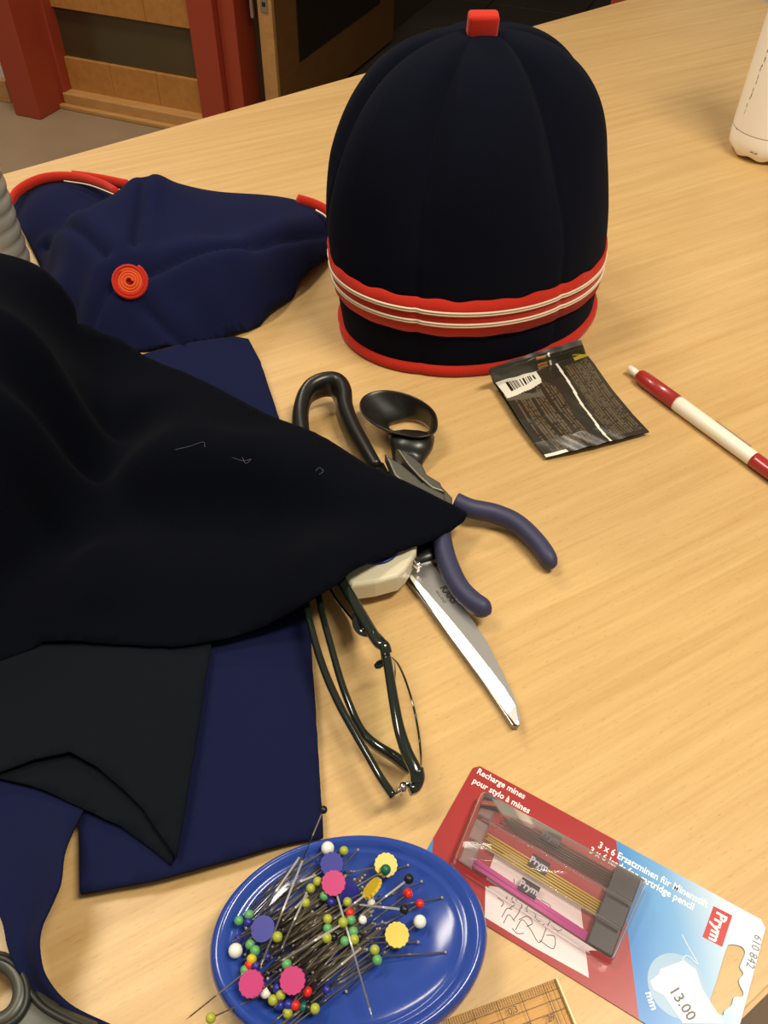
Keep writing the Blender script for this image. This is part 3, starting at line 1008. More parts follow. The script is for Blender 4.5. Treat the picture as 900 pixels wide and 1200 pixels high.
def pk_print(s_, t_):
    if t_ < 0.17:
        if 0.49 < s_ < 0.60 and 0.025 < t_ < 0.165:
            return 1 if int(t_ * 150) % 5 == 0 else 4
        if 0.62 < s_ < 0.64 and 0.03 < t_ < 0.165:
            return 2
        if 0.74 < s_ < 0.85 and 0.075 < t_ < 0.10:
            return 2 if wrd[int(s_ * 200) % 80][3] and int(s_ * 150) % 3 else 6
        if s_ > 0.86 and 0.13 < t_ < 0.13 + 0.05 * (s_ - 0.84) / 0.1:
            return 5
        return 6
    ln_ = 0.685 - 0.05 * (t_ - 0.17) / 0.8
    if abs(s_ - ln_) < 0.011:
        return 2
    if 0.17 < t_ < 0.345 - 0.16 * max(s_ - 0.06, 0) and s_ < 0.47 - 0.6 * max(t_ - 0.24, 0) and s_ > 0.01:
        if 0.10 < s_ < 0.42 and t_ > 0.195 and t_ < 0.30 - 0.18 * max(s_ - 0.06, 0):
            return 3 if barw[int(s_ * 120)] else 2
        return 2
    if s_ > 0.86 and t_ < 0.18 + 0.02:
        return 5
    if t_ > 0.965 and s_ < 0.25:
        return 2 if s_ < 0.22 else 0
    if t_ > 0.955:
        return 0
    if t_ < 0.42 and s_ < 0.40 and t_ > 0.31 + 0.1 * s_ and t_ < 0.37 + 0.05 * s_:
        return 7  # slanting grey band below the barcode
    if s_ < ln_ - 0.13 and s_ > 0.08 and t_ > 0.30 + 0.06 * math.sin(s_ * 25):
        ph = (s_ * 34) % 1
        blk = int(s_ * 34)
        if blk % 5 == 4:
            return 0
        return 1 if ph < 0.62 and wrd[blk % 80][int(t_ * 110) % 80] else 0
    if s_ > ln_ + 0.05 and s_ < 0.975 and t_ > 0.22:
        ph = (s_ * 40) % 1
        return 1 if ph < 0.6 and wrd[int(s_ * 40) % 80][int(t_ * 120) % 80] else 0
    return 0


vs, fs, idx = [], [], []
for j in range(GT + 1):
    t_ = j / GT
    a, c_, b_ = interp(Lp, t_), interp(Cp, t_), interp(Rp, t_)
    for i in range(GS + 1):
        s_ = i / GS
        q = a * ((1 - s_) * (1 - 2 * s_)) + c_ * (4 * s_ * (1 - s_)) + b_ * (s_ * (2 * s_ - 1))
        q.z += 0.0007 * math.sin(9 * s_ + 5 * t_) * math.sin(math.pi * t_) + 0.0004 * math.sin(31 * s_ - 17 * t_) * math.sin(math.pi * s_)
        vs.append(q)
for j in range(GT):
    for i in range(GS):
        q = j * (GS + 1) + i
        fs.append((q + GS + 1, q + GS + 2, q + 1, q))
        idx.append(pk_print((i + 0.5) / GS, (j + 0.5) / GT))
mesh('printed_front', vs, fs, None, pkt, True, True, PK, idx)
# back sheet so that the sachet is a filled bag
vb, fb = [], []
for j in range(21):
    t_ = j / 20
    a, b_ = interp(Lp, t_), interp(Rp, t_)
    for i in range(15):
        s_ = i / 14
        q = a.lerp(b_, s_)
        zz = min(q.z, 0.006 if t_ > 0.15 else 9) if t_ > 0.15 else q.z - 0.0008
        q.z = max(0.0010, zz - 0.0045 * math.sin(math.pi * s_) ** 0.5 * math.sin(math.pi * t_) ** 0.5 - 0.0006)
        vb.append(q)
for j in range(20):
    for i in range(14):
        q = j * 15 + i
        fb.append((q, q + 1, q + 16, q + 15))
mesh('back_sheet', vb, fb, PK[0], pkt)

# ------------------------------------------------------------------ pen
PRED = mat('dark red pen plastic', (160, 42, 40), 0.28, coat=0.3)
PWHT = mat('white pen plastic', (238, 230, 212), 0.35)
a, b_ = P(737, 431, .0055), P(895, 547, .0055)
pd = (b_ - a).normalized()
ps = Vector((-pd.y, pd.x, 0))
PM = Matrix((ps, Vector((0, 0, 1)), pd)).transposed().to_4x4()
PM.translation = a
pen = thing('ballpoint_pen', 'dark red and white ballpoint pen lying on the table', 'pen', a - Vector((0, 0, 0.0055)))
LR = (P(795, 471, .0055) - a).length
LW = (P(885, 537, .0055) - a).length
lathe('push_button', [(0, 0), (0.0018, 0.0), (0.0026, 0.0006), (0.0027, 0.012), (0, 0.012)], PWHT, pen, 24, PM)
lathe('cap_section', [(0, 0.0095), (0.0035, 0.0095), (0.0048, 0.0115), (0.0054, 0.016), (0.0055, LR), (0, LR)], PRED, pen, 28, PM)
wb = lathe('barrel', [(0, LR), (0.0052, LR), (0.0054, LR + 0.002), (0.0050, LW - 0.001), (0.0049, LW), (0, LW)], PWHT, pen, 28, PM)
lathe('grip_section', [(0, LW), (0.0051, LW), (0.0052, LW + 0.002), (0.0049, LW + 0.03), (0.0030, LW + 0.042), (0.0011, LW + 0.048), (0, LW + 0.048)], PRED, pen, 28, PM)
box('print_line', (0.0030, 0.0036, LR + 0.030), (0.0042, 0.0044, LR + 0.060), mat('grey pen print', (150, 120, 104), 0.5), wb, 0.0002, True, PM)

# ------------------------------------------------------------------ white steel bottle
WB = mat('chipped white enamel', (250, 245, 234), 0.35, spec=0.4)
nt = WB.node_tree
tc = nt.nodes['Texture Coordinate']
mpn = nt.nodes.new('ShaderNodeMapping')
mpn.inputs['Scale'].default_value = (1, 1, 0.35)
nn_ = nt.nodes.new('ShaderNodeTexNoise')
nn_.inputs['Scale'].default_value = 60
nn_.inputs['Detail'].default_value = 6
rp_ = nt.nodes.new('ShaderNodeValToRGB')
rp_.color_ramp.elements[0].position = 0.27
rp_.color_ramp.elements[1].position = 0.30
rp_.color_ramp.elements[0].color = lin((90, 84, 74))
rp_.color_ramp.elements[1].color = lin((250, 245, 234))
nt.links.new(tc.outputs['Object'], mpn.inputs[0])
nt.links.new(mpn.outputs[0], nn_.inputs['Vector'])
nt.links.new(nn_.outputs[0], rp_.inputs[0])
nt.links.new(rp_.outputs[0], nt.nodes['Principled BSDF'].inputs['Base Color'])
bl_ = P(853, 163, .010)
BO = Vector((bl_.x + 0.036, bl_.y - 0.008, 0))
bot = thing('steel_bottle', 'chipped white enamel drinking bottle standing at the far right', 'bottle', BO)


def lobes(a_, r, z):
    if z < 0.006:
        return r * (1 - 0.02 * (0.5 + 0.5 * math.cos(a_ * 8))), z + 0.0022 * (0.5 + 0.5 * math.cos(a_ * 8)) * (1 if r > 0.01 else 0)
    return r, z


MB_ = Matrix.Translation(BO)
lathe('base_cup', [(0, 0.001), (0.026, 0.001), (0.032, 0.003), (0.0355, 0.010), (0.0365, 0.018), (0.0365, 0.0262)], WB, bot, 72, MB_, mod=lobes)
lathe('seam_ring', [(0.0361, 0.0258), (0.0364, 0.0262), (0.0364, 0.0268), (0.0361, 0.0272)], mat('seam dark', (120, 108, 90), 0.6), bot, 64, MB_)
lathe('body', [(0.0365, 0.0268), (0.0368, 0.03), (0.0368, 0.19), (0.035, 0.205), (0.026, 0.225), (0.0165, 0.238), (0.0155, 0.246)], WB, bot, 64, MB_)
lathe('cap', [(0.0, 0.268), (0.0175, 0.268), (0.019, 0.265), (0.019, 0.246), (0.0, 0.246)], STEEL, bot, 40, MB_)
CH_ = mat('bare metal chip', (92, 84, 72), 0.5)
rc_ = random.Random(9)
vs, fs = [], []


def chip(a0, z0, w, hgt):
    n_ = 7
    k0 = len(vs)
    for q in range(n_):
        a_ = 2 * math.pi * q / n_
        rr = rc_.uniform(0.55, 1.0)
        an = a0 + w * rr * math.cos(a_) / 0.0369
        vs.append(BO + Vector((0.03695 * math.cos(an), 0.03695 * math.sin(an), z0 + hgt * rr * math.sin(a_))))
    fs.append(tuple(range(k0, k0 + n_)))


for k in range(16):
    f_ = k / 15
    chip(math.radians(-163 + 10 * f_ + rc_.uniform(-1.5, 1.5)), 0.045 + 0.085 * f_ + rc_.uniform(-0.002, 0.002), rc_.uniform(0.0003, 0.0008), rc_.uniform(0.001, 0.004))
for a_, z_, w_ in ((-170, 0.0262, 0.0012), (-128, 0.0125, 0.0030), (-122, 0.0120, 0.0024), (-150, 0.0100, 0.0006)):
    chip(math.radians(a_), z_, w_, 0.0007)
mesh('paint_chips', vs, fs, CH_, bot, False)

# ------------------------------------------------------------------ translucent bottle, left edge
GB = mat('cloudy grey plastic', (168, 166, 158), 0.3, spec=0.5, vary=(40, (140, 138, 130), 0.3))
p0 = P(38, 318, .0)
GO = Vector((p0.x - 0.030, p0.y - 0.002, 0))
gb = thing('plastic_bottle', 'cloudy grey ribbed plastic bottle standing at the left edge', 'bottle', GO)
prof = [(0, 0.001), (0.026, 0.001), (0.029, 0.004)]
for k in range(9):
    z = 0.012 + k * 0.012
    prof += [(0.0298, z - 0.004), (0.0305, z), (0.0298, z + 0.004), (0.0288, z + 0.006)]
prof += [(0.0295, 0.125), (0.027, 0.140), (0.018, 0.152), (0.012, 0.158)]
lathe('body', prof, GB, gb, 48, Matrix.Translation(GO))
lathe('cap', [(0.0, 0.176), (0.013, 0.176), (0.014, 0.174), (0.014, 0.158), (0.0, 0.158)], PWHT, gb, 32, Matrix.Translation(GO))

# ------------------------------------------------------------------ grey handled scissors, lower left
GREYH = mat('olive grey handle plastic', (62, 62, 52), 0.38)
GREYD = mat('dark grip rubber', (34, 34, 30), 0.45)
s2 = thing('scissors', 'olive grey scissors handle with round finger ring in the near corner', 'scissors', P(0, 1180, 0))
ringp = [P(-8 + 36 * math.cos(a), 1164 + 37 * math.sin(a), .013) for a in [2 * math.pi * k / 40 for k in range(40)]]
rg = sweep('finger_ring', ringp, 0.0036, 0.0060, GREYH, s2, True, 12, square=0.75)
sweep('grip_rim', [P(-8 + 41 * math.cos(a), 1164 + 42 * math.sin(a), .0175) for a in [2 * math.pi * k / 48 for k in range(48)]], 0.0014, 0.0022, GREYD, rg, True, 8)
sp_ = catmull([P(*q) for q in [(20, 1196, .012), (40, 1212, .012), (72, 1228, .011), (125, 1248, .010), (200, 1274, .008)]], 6)
sweep('shank', sp_, [0.012] * 8 + [0.0115] * 8 + [0.009] * 9, 0.0055, GREYH, s2, False, 12, square=0.75)
sweep('shank_edge', catmull([P(*q) for q in [(30, 1150, .0165), (38, 1166, .0165), (54, 1183, .016), (86, 1200, .015), (130, 1216, .014), (200, 1244, .012)]], 6), 0.0014, 0.0022, GREYD, s2, False, 8)
prism('blade', pxy([(190, 1245), (420, 1340), (425, 1346), (180, 1275)], .006), 0.004, 0.007, BLADE2, s2, 0.0005)

# ------------------------------------------------------------------ magnetic pin dish
BLUP = mat('glossy blue plastic', (40, 68, 150), 0.15, spec=0.5, coat=0.0, bump=(500, 0.02, 0.0002))
GREYB = mat('smoky base plastic', (96, 98, 108), 0.25)
CC = Vector((-0.0106, 0.0995, 0))
CA = math.radians(7)
AX, AY = 0.0545, 0.0395
MC = Matrix.Translation(CC) @ Matrix.Rotation(CA, 4, 'Z')
dish = thing('pin_dish', 'oval glossy blue magnetic pin dish heaped with sewing pins', 'pin cushion', CC)
lathe('dish', [(0.90, 0.005), (0.985, 0.0085), (1.0, 0.013), (0.997, 0.0185), (0.975, 0.0215), (0.945, 0.0226), (0.915, 0.0222), (0.87, 0.0205), (0.845, 0.0196), (0.825, 0.0198), (0.805, 0.0192), (0.74, 0.0176), (0.55, 0.0166), (0.3, 0.016), (0.001, 0.0158)], BLUP, dish, 96, MC, AX, AY)
lathe('base', [(0.0, 0.0005), (0.92, 0.0005), (0.955, 0.002), (0.965, 0.0085), (0.93, 0.009)], GREYB, dish, 96, MC, AX, AY)

# ------------------------------------------------------------------ pins
PINST = mat('pin steel', (168, 158, 138), 0.45, 0.45)
PINGLINT = mat('pin steel painted glint', (254, 253, 250), 0.25, 0.0)  # same steel with its highlight painted in as white
HCOL = {'white': (232, 230, 220), 'lime': (164, 170, 56), 'yellow': (208, 178, 22), 'green': (92, 160, 96), 'dark green': (10, 96, 76), 'blue': (38, 40, 140), 'black': (14, 14, 18), 'red': (214, 40, 26), 'pink': (186, 50, 114), 'steel': (150, 144, 130)}
HM = {k: mat('pin head ' + k, v, 0.38) for k, v in HCOL.items()}


def unit_shaft():
    bm = bmesh.new()
    bmesh.ops.create_cone(bm, segments=6, radius1=0.00030, radius2=0.00026, depth=0.92, cap_ends=True)
    bmesh.ops.translate(bm, vec=(0, 0, 0.46), verts=bm.verts)
    r = bmesh.ops.create_cone(bm, segments=6, radius1=0.00026, radius2=0.00003, depth=0.08, cap_ends=True)
    bmesh.ops.translate(bm, vec=(0, 0, 0.96), verts=r['verts'])
    me = bpy.data.meshes.new('shaft')
    bm.to_mesh(me)
    bm.free()
    me.polygons.foreach_set('use_smooth', [True] * len(me.polygons))
    return me


def ball(r):
    bm = bmesh.new()
    bmesh.ops.create_uvsphere(bm, u_segments=14, v_segments=9, radius=r)
    me = bpy.data.meshes.new('head')
    bm.to_mesh(me)
    bm.free()
    me.polygons.foreach_set('use_smooth', [True] * len(me.polygons))
    return me


def flower(r, scal=True):
    bm = bmesh.new()
    n = 96
    pts = []
    for k in range(n):
        a = 2 * math.pi * k / n
        rr = r * ((0.925 + 0.075 * abs(math.cos(a * 7.0))) if scal else 0.97)
        pts.append((rr * math.cos(a), rr * math.sin(a)))
    v = [bm.verts.new((x, y, 0)) for x, y in pts]
    f = bm.faces.new(v)
    r_ = bmesh.ops.extrude_face_region(bm, geom=[f])
    for e in r_['geom']:
        if isinstance(e, bmesh.types.BMVert):
            e.co.z = 0.0012
            e.co.x *= 0.96
            e.co.y *= 0.96
    bmesh.ops.recalc_face_normals(bm, faces=bm.faces)
    me = bpy.data.meshes.new('flower_head')
    bm.to_mesh(me)
    bm.free()
    return me


SH_D, SH_B = unit_shaft(), unit_shaft()
SH_D.materials.append(PINST)
SH_B.materials.append(PINGLINT)
HEADS = {}
PINS = 0


def head_mesh(col, r):
    k = (col, r)
    if k not in HEADS:
        me = ball(r)
        me.materials.append(HM[col])
        HEADS[k] = me
    return HEADS[k]


def pin(h3, t3, col, r, label, group, bright=False, flow=None, fn=None):
    """pin with head centre h3 and point t3"""
    d = t3 - h3
    L = d.length
    root = thing('sewing_pin', label, 'pin', h3, 0, group)
    q = d.to_track_quat('Z', 'Y').to_matrix().to_4x4()
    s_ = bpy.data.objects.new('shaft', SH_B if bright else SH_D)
    COL.objects.link(s_)
    s_.parent = root
    wq = 1.5 if bright else 1.0  # bright shafts also widened to carry the painted glint
    s_.matrix_basis = q @ Matrix.Diagonal((wq, wq, L, 1))
    if flow is not None:
        o = bpy.data.objects.new('flower_head', flow)
        COL.objects.link(o)
        o.parent = root
        o.matrix_basis = (fn or Vector((0, 0, 1))).normalized().to_track_quat('Z', 'Y').to_matrix().to_4x4()
    else:
        o = bpy.data.objects.new('head', head_mesh(col, r))
        COL.objects.link(o)
        o.parent = root
    return root


def pinpx(h, t, col, r, label, group=None, **kw):
    return pin(P(*h), P(*t), col, r, label, group, **kw)


# plain steel pins lying in a thick sheaf
rs = random.Random(11)
for k in range(135):
    u_ = rs.gauss(0, 0.42)
    v_ = rs.gauss(0, 0.5)
    u_ = max(-1, min(1, u_))
    v_ = max(-1.05, min(1.05, v_))
    ccx, ccy = 372 + u_ * 34 + v_ * 36, 1092 - u_ * 26 + v_ * 56
    an = math.radians(40 + rs.gauss(0, 7))
    hl = rs.uniform(50, 58)
    z0 = 0.0185 + 0.0085 * max(0, 1 - (v_ * v_) * 0.8) * rs.random()
    zz = rs.uniform(-0.0012, 0.0012)
    sgn = 1 if rs.random() < 0.5 else -1
    hx, hy = ccx + sgn * hl * math.cos(an), ccy - sgn * hl * math.sin(an)
    tx, ty = ccx - sgn * hl * math.cos(an), ccy + sgn * hl * math.sin(an)
    pin(P(hx, hy, z0 + zz), P(tx, ty, z0 - zz), 'steel', 0.0006, 'plain steel pin in the crisscross heap on the blue dish', 'plain steel pins heaped in the dish')

D = 0.0023


def auto(x, y, z, dx=None):
    """shaft of a pin of the sheaf from its head: up right for heads at the left, down left for the others"""
    a = math.radians(38 + rs.gauss(0, 6))
    L = rs.uniform(98, 112)
    if (dx if dx is not None else (1 if x < 350 else -1)) > 0:
        return (x + L * math.cos(a), y - L * math.sin(a), z - 0.001)
    return (x - L * math.cos(a), y + L * math.sin(a), z - 0.001)


BALLS = [
    ('white', 384, 994, .0030, .0245, 'large white ball pin at the top of the heap beside a blue flower pin'),
    ('white', 276, 1114, .0030, .0235, 'large white ball pin at the left rim of the blue dish'),
    ('white', 492, 1080, .0028, .0220, 'large white ball pin at the right above a yellow flower pin'),
    ('white', 311, 1163, .0023, .0240, 'white ball pin wedged between the two low pink flower pins'),
    ('white', 425, 1078, .0018, .0275, 'small white ball pin right of centre in the heap'),
    ('white', 435, 1058, .0018, .0255, 'small white ball pin under the tilted yellow flower pin'),
    ('lime', 403, 997, .0021, .0235, 'yellow-green ball pin at the far rim beside the large white pin'),
    ('lime', 372, 1033, .0020, .0285, 'yellow-green ball pin touching the left of the upper pink flower'),
    ('lime', 364, 1041, .0020, .0285, 'yellow-green ball pin second left of the upper pink flower'),
    ('lime', 358, 1058, .0020, .0285, 'yellow-green ball pin below left of the upper pink flower'),
    ('lime', 384, 1077, .0020, .0285, 'yellow-green ball pin above a green one near the heap centre'),
    ('lime', 402, 1081, .0021, .0295, 'yellow-green ball pin on the long glint-painted shaft at the centre'),
    ('lime', 383, 1099, .0021, .0285, 'yellow-green ball pin below a green one near the heap centre'),
    ('lime', 325, 1098, .0022, .0285, 'yellow-green ball pin right of the plain blue disc pin'),
    ('lime', 407, 1057, .0020, .0275, 'yellow-green ball pin below the half hidden blue flower'),
    ('lime', 439, 1113, .0021, .0240, 'yellow-green ball pin at the right edge above a green one'),
    ('lime', 415, 1101, .0021, .0280, 'yellow-green ball pin between two green ones right of centre'),
    ('yellow', 295, 1124, .0021, .0260, 'bright yellow ball pin above a red one at the left'),
    ('lime', 320, 1172, .0021, .0240, 'yellow-green ball pin at the near edge left of a blue one'),
    ('lime', 329, 1166, .0021, .0250, 'yellow-green ball pin tucked under the low right pink flower'),
    ('lime', 337, 1187, .0021, .0225, 'yellow-green ball pin nearest the viewer on the dish rim'),
    ('lime', 369, 1182, .0021, .0235, 'yellow-green ball pin at the near right end beside a black one'),
    ('green', 280, 1079, .0020, .0240, 'green ball pin furthest left at the upper left of the heap'),
    ('green', 292, 1072, .0021, .0250, 'green ball pin at the upper left beside a plain blue disc'),
    ('green', 293, 1107, .0020, .0260, 'green ball pin under the plain blue disc at the left'),
    ('green', 299, 1114, .0021, .0265, 'green ball pin second under the plain blue disc'),
    ('green', 380, 1050, .0020, .0280, 'green ball pin under the upper pink flower'),
    ('green', 384, 1088, .0020, .0275, 'green ball pin between two yellow-green ones near the centre'),
    ('green', 411, 1078, .0021, .0280, 'green ball pin just under a red one right of centre'),
    ('green', 414, 1092, .0021, .0280, 'green ball pin right of the long glint-painted shaft'),
    ('green', 404, 1103, .0020, .0275, 'green ball pin left of a yellow-green one below the centre'),
    ('green', 442, 1125, .0021, .0235, 'green ball pin lowest at the right edge of the heap'),
    ('green', 336, 1130, .0021, .0280, 'green ball pin above the low right pink flower'),
    ('green', 287, 1137, .0020, .0245, 'green ball pin hidden behind the low left pink flower'),
    ('dark green', 356, 1180, .0020, .0230, 'dull green ball pin among black and red ones at the near edge'),
    ('blue', 291, 1081, .0019, .0250, 'blue ball pin between two green ones at the upper left'),
    ('blue', 280, 1100, .0018, .0240, 'blue ball pin above the large white pin at the left rim'),
    ('blue', 313, 1121, .0018, .0260, 'blue ball pin left of centre beside a long bright shaft'),
    ('blue', 388, 1057, .0019, .0275, 'blue ball pin right below the upper pink flower'),
    ('blue', 300, 1132, .0019, .0255, 'blue ball pin right of a red one at the left'),
    ('blue', 325, 1158, .0021, .0250, 'blue ball pin left of the low right pink flower'),
    ('blue', 328, 1178, .0021, .0230, 'blue ball pin between yellow-green ones at the near edge'),
    ('blue', 338, 1177, .0021, .0235, 'blue ball pin left of a red one at the near edge'),
    ('blue', 383, 1160, .0018, .0235, 'single blue ball pin at the lower right of the sheaf'),
    ('black', 318, 1157, .0021, .0245, 'black ball pin between the two low pink flowers'),
    ('black', 391, 1098, .0018, .0270, 'black ball pin near the heap centre beside a yellow-green one'),
    ('black', 421, 1098, .0018, .0265, 'black ball pin right of a green one right of centre'),
    ('black', 361, 1181, .0021, .0230, 'black ball pin beside the yellow-green one at the near right end'),
    ('black', 314, 1141, .0019, .0250, 'black ball pin right of the low left pink flower'),
    ('red', 478, 1047, .0022, .0225, 'red ball pin at the right between the two black headed pins'),
    ('red', 492, 1059, .0019, .0220, 'red ball pin furthest right on the blue dish'),
    ('red', 410, 1070, .0019, .0285, 'red ball pin near the centre above a green one'),
    ('red', 292, 1131, .0020, .0250, 'red ball pin below the bright yellow one at the left'),
    ('red', 360, 1162, .0021, .0245, 'red ball pin at the right of the low right pink flower'),
    ('red', 346, 1178, .0020, .0235, 'red ball pin among blue and green ones at the near edge'),
]
for col, x, y, r, z, lab in BALLS:
    far = x > 440 and y < 1090
    t_ = auto(x, y, z)
    pinpx((x, y, z + 0.0005), t_, col, r * 0.92, lab, 'ball headed pins in the dish')
pinpx((379, 949, .034), (352, 1014, .026), 'black', 0.0017, 'black ball pin sticking out beyond the dish towards the blue cloth', 'ball headed pins in the dish')
pinpx((479, 1030, .030), (420, 1075, .029), 'black', 0.0020, 'black ball pin with long bright shaft at the upper right', 'ball headed pins in the dish', bright=True)
pinpx((474, 1066, .029), (420, 1060, .0295), 'black', 0.0019, 'black ball pin lying level at the right of the heap', 'ball headed pins in the dish', bright=True)
pinpx((452, 1019, .029), (380, 1060, .026), 'dark green', 0.0021, 'dark green ball pin resting on the upper yellow flower pin', 'ball headed pins in the dish')
pinpx((247, 1193, .022), (320, 1160, .022), 'lime', 0.0019, 'yellow-green ball pin sticking out over the left rim', 'ball headed pins in the dish')
# pins that lie across the top, the first ones with glint painted white
for i, (h_, t_, lab) in enumerate((((354, 1010, .031), (304, 1136, .029), 'long bright steel pin lying steeply across the left of the heap'), ((359, 1047, .0305), (329, 1114, .030), 'short bright steel pin beside the steep long one'), ((350, 1006, .029), (292, 1090, .026), 'steel pin with bright end at the upper left of the heap'),
                                   ((404, 1081, .0305), (328, 1127, .030), 'bright steel pin lying across the middle of the heap'), ((422, 1112, .0290), (375, 1151, .029), 'bright steel pin lying at the lower right of the heap'), ((369, 1026, .0300), (333, 1041, .0285), 'bright steel pin at the upper left beside the pink flower'), ((360, 1050, .0295), (330, 1080, .0285), 'bright steel pin in the upper middle of the heap'),
                                   ((284, 1142, .026), (218, 1195, .022), 'steel pin sticking out over the left rim to the table'), ((518, 1052, .0185), (440, 1065, .022), 'steel pin pointing far right at a red ball pin'), ((522, 1116, .0180), (430, 1121, .021), 'steel pin lying alone at the lower right of the dish'), ((494, 1033, .0195), (420, 1065, .022), 'steel pin reaching right under the black headed pin'),
                                   ((478, 1014, .0200), (400, 1040, .022), 'steel pin behind the upper yellow flower'), ((490, 1104, .0185), (410, 1105, .022), 'steel pin under the lower yellow flower'), ((369, 1180, .022), (395, 1152, .023), 'short steel pin at the lower right end of the sheaf'))):
    pinpx(h_, t_, 'steel', 0.0006, lab, 'loose steel pins on the dish', bright=i < 7)
# flat flower headed pins
FR = 0.0049
FL = {}
for c_ in ('pink', 'yellow', 'blue'):
    FL[c_] = flower(FR)
    FL[c_].materials.append(HM[c_])
FLD = flower(FR * 1.03, False)
FLD.materials.append(HM['blue'])
up_ = Vector((0, -0.25, 1))
pinpx((391, 1035, .0315), (437, 1195, .0265), 'pink', 0, 'pink flower headed pin at the top with a long glint-painted shaft', 'flower headed pins', bright=True, flow=FL['pink'], fn=up_)
pinpx((295, 1153, .0270), (380, 1095, .026), 'pink', 0, 'pink flower headed pin at the left near the dish rim', 'flower headed pins', flow=FL['pink'], fn=Vector((-.1, -.2, 1)))
pinpx((343, 1149, .0290), (430, 1085, .026), 'pink', 0, 'pink flower headed pin low in the middle of the heap', 'flower headed pins', flow=FL['pink'], fn=up_)
pinpx((389, 1013, .0280), (300, 1075, .026), 'blue', 0, 'blue flower headed pin behind the upper pink flower', 'flower headed pins', flow=FL['blue'], fn=up_)
pinpx((407, 1046, .0270), (330, 1100, .026), 'blue', 0, 'tilted blue flower headed pin half hidden right of the pink flower', 'flower headed pins', flow=FL['blue'], fn=Vector((0.6, -0.6, 0.75)))
pinpx((309, 1089, .0280), (390, 1035, .026), 'blue', 0, 'plain round blue disc headed pin at the left', 'flower headed pins', flow=FLD, fn=Vector((-.25, -.1, 1)))
pinpx((452, 1014, .0260), (370, 1030, .025), 'yellow', 0, 'upper yellow flower headed pin under a dark green ball', 'flower headed pins', flow=FL['yellow'], fn=Vector((.1, -.2, 1)))
pinpx((437, 1042, .0300), (390, 1078, .0295), 'yellow', 0, 'yellow flower headed pin tilted on edge with glint-painted shaft', 'flower headed pins', bright=True, flow=FL['yellow'], fn=Vector((-0.62, 0.40, 0.52)))
pinpx((465, 1096, .0225), (390, 1104, .024), 'yellow', 0, 'lower yellow flower headed pin lying flat at the right', 'flower headed pins', flow=FL['yellow'], fn=Vector((.05, -.1, 1)))

# ------------------------------------------------------------------ blister card of cartridge leads
A0 = P(557, 895, .0006)
B0 = P(896, 1080, .0006)
ca = math.atan2((B0 - A0).y, (B0 - A0).x)
KM = Matrix.Translation((A0.x, A0.y, 0.0003)) @ Matrix.Rotation(ca, 4, 'Z')
KI = KM.inverted()
card = thing('blister_card', 'red, blue and white blister card of coloured cartridge pencil leads', 'package', (A0.x, A0.y, 0.0003), ca)


def K(px, py, z=0.0006):
    v = KI @ P(px, py, z)
    return (v.x, v.y)


x_end = K(896, 1085)[0] + 0.0005
CW = 0.0620
CT = 0.0005
hole = [K(*q) for q in [(856, 1107), (868, 1109), (873, 1116), (869, 1127), (867, 1134), (871, 1141), (866, 1148), (867, 1155), (871, 1163), (869, 1168), (860, 1169), (857, 1178), (849, 1184), (846, 1190), (832, 1176), (840, 1148), (851, 1112)]]
hole = hole
cd = bpy.data.curves.new('card', 'CURVE')
cd.dimensions = '2D'
cd.fill_mode = 'BOTH'
cd.extrude = CT / 2


def spl(pts):
    s_ = cd.splines.new('POLY')
    s_.points.add(len(pts) - 1)
    for p_, q in zip(s_.points, pts):
        p_.co = (q[0], q[1], 0, 1)
    s_.use_cyclic_u = True


rc = 0.0025
spl([(rc, 0), (x_end - rc, 0), (x_end, -rc), (x_end, -CW + rc), (x_end - rc, -CW), (rc, -CW), (0, -CW + rc), (0, -rc)])
spl([(v.x, v.y) for v in catmull([Vector((q[0], q[1], 0)) for q in hole], 4, True)])
co = bpy.data.objects.new('card', cd)
COL.objects.link(co)
cme = bpy.data.meshes.new_from_object(co.evaluated_get(bpy.context.evaluated_depsgraph_get()))
bpy.data.objects.remove(co, do_unlink=True)
cme.transform(Matrix.Translation((0, 0, CT / 2)))
# card print: red to the left of a slanting line, blue fading to white to the right
cm = bpy.data.materials.new('printed card')
cm.use_nodes = True
nt = cm.node_tree
N, L = nt.nodes, nt.links
bs = N['Principled BSDF']
bs.inputs['Roughness'].default_value = 0.3
tc = N.new('ShaderNodeTexCoord')
sx_ = N.new('ShaderNodeSeparateXYZ')
L.new(tc.outputs['Object'], sx_.inputs[0])
k0, k1 = Vector(K(722, 987)), Vector(K(748, 1188))


def mth(op, a, b_=None):
    n_ = N.new('ShaderNodeMath')
    n_.operation = op
    for i_, v in enumerate((a, b_)):
        if v is None:
            continue
        if isinstance(v, (int, float)):
            n_.inputs[i_].default_value = v
        else:
            L.new(v, n_.inputs[i_])
    return n_.outputs[0]


slope = (k1.x - k0.x) / (k1.y - k0.y)
line = mth('SUBTRACT', mth('SUBTRACT', sx_.outputs[0], k0.x), mth('MULTIPLY', mth('SUBTRACT', sx_.outputs[1], k0.y), slope))
isred = mth('LESS_THAN', line, 0.0)
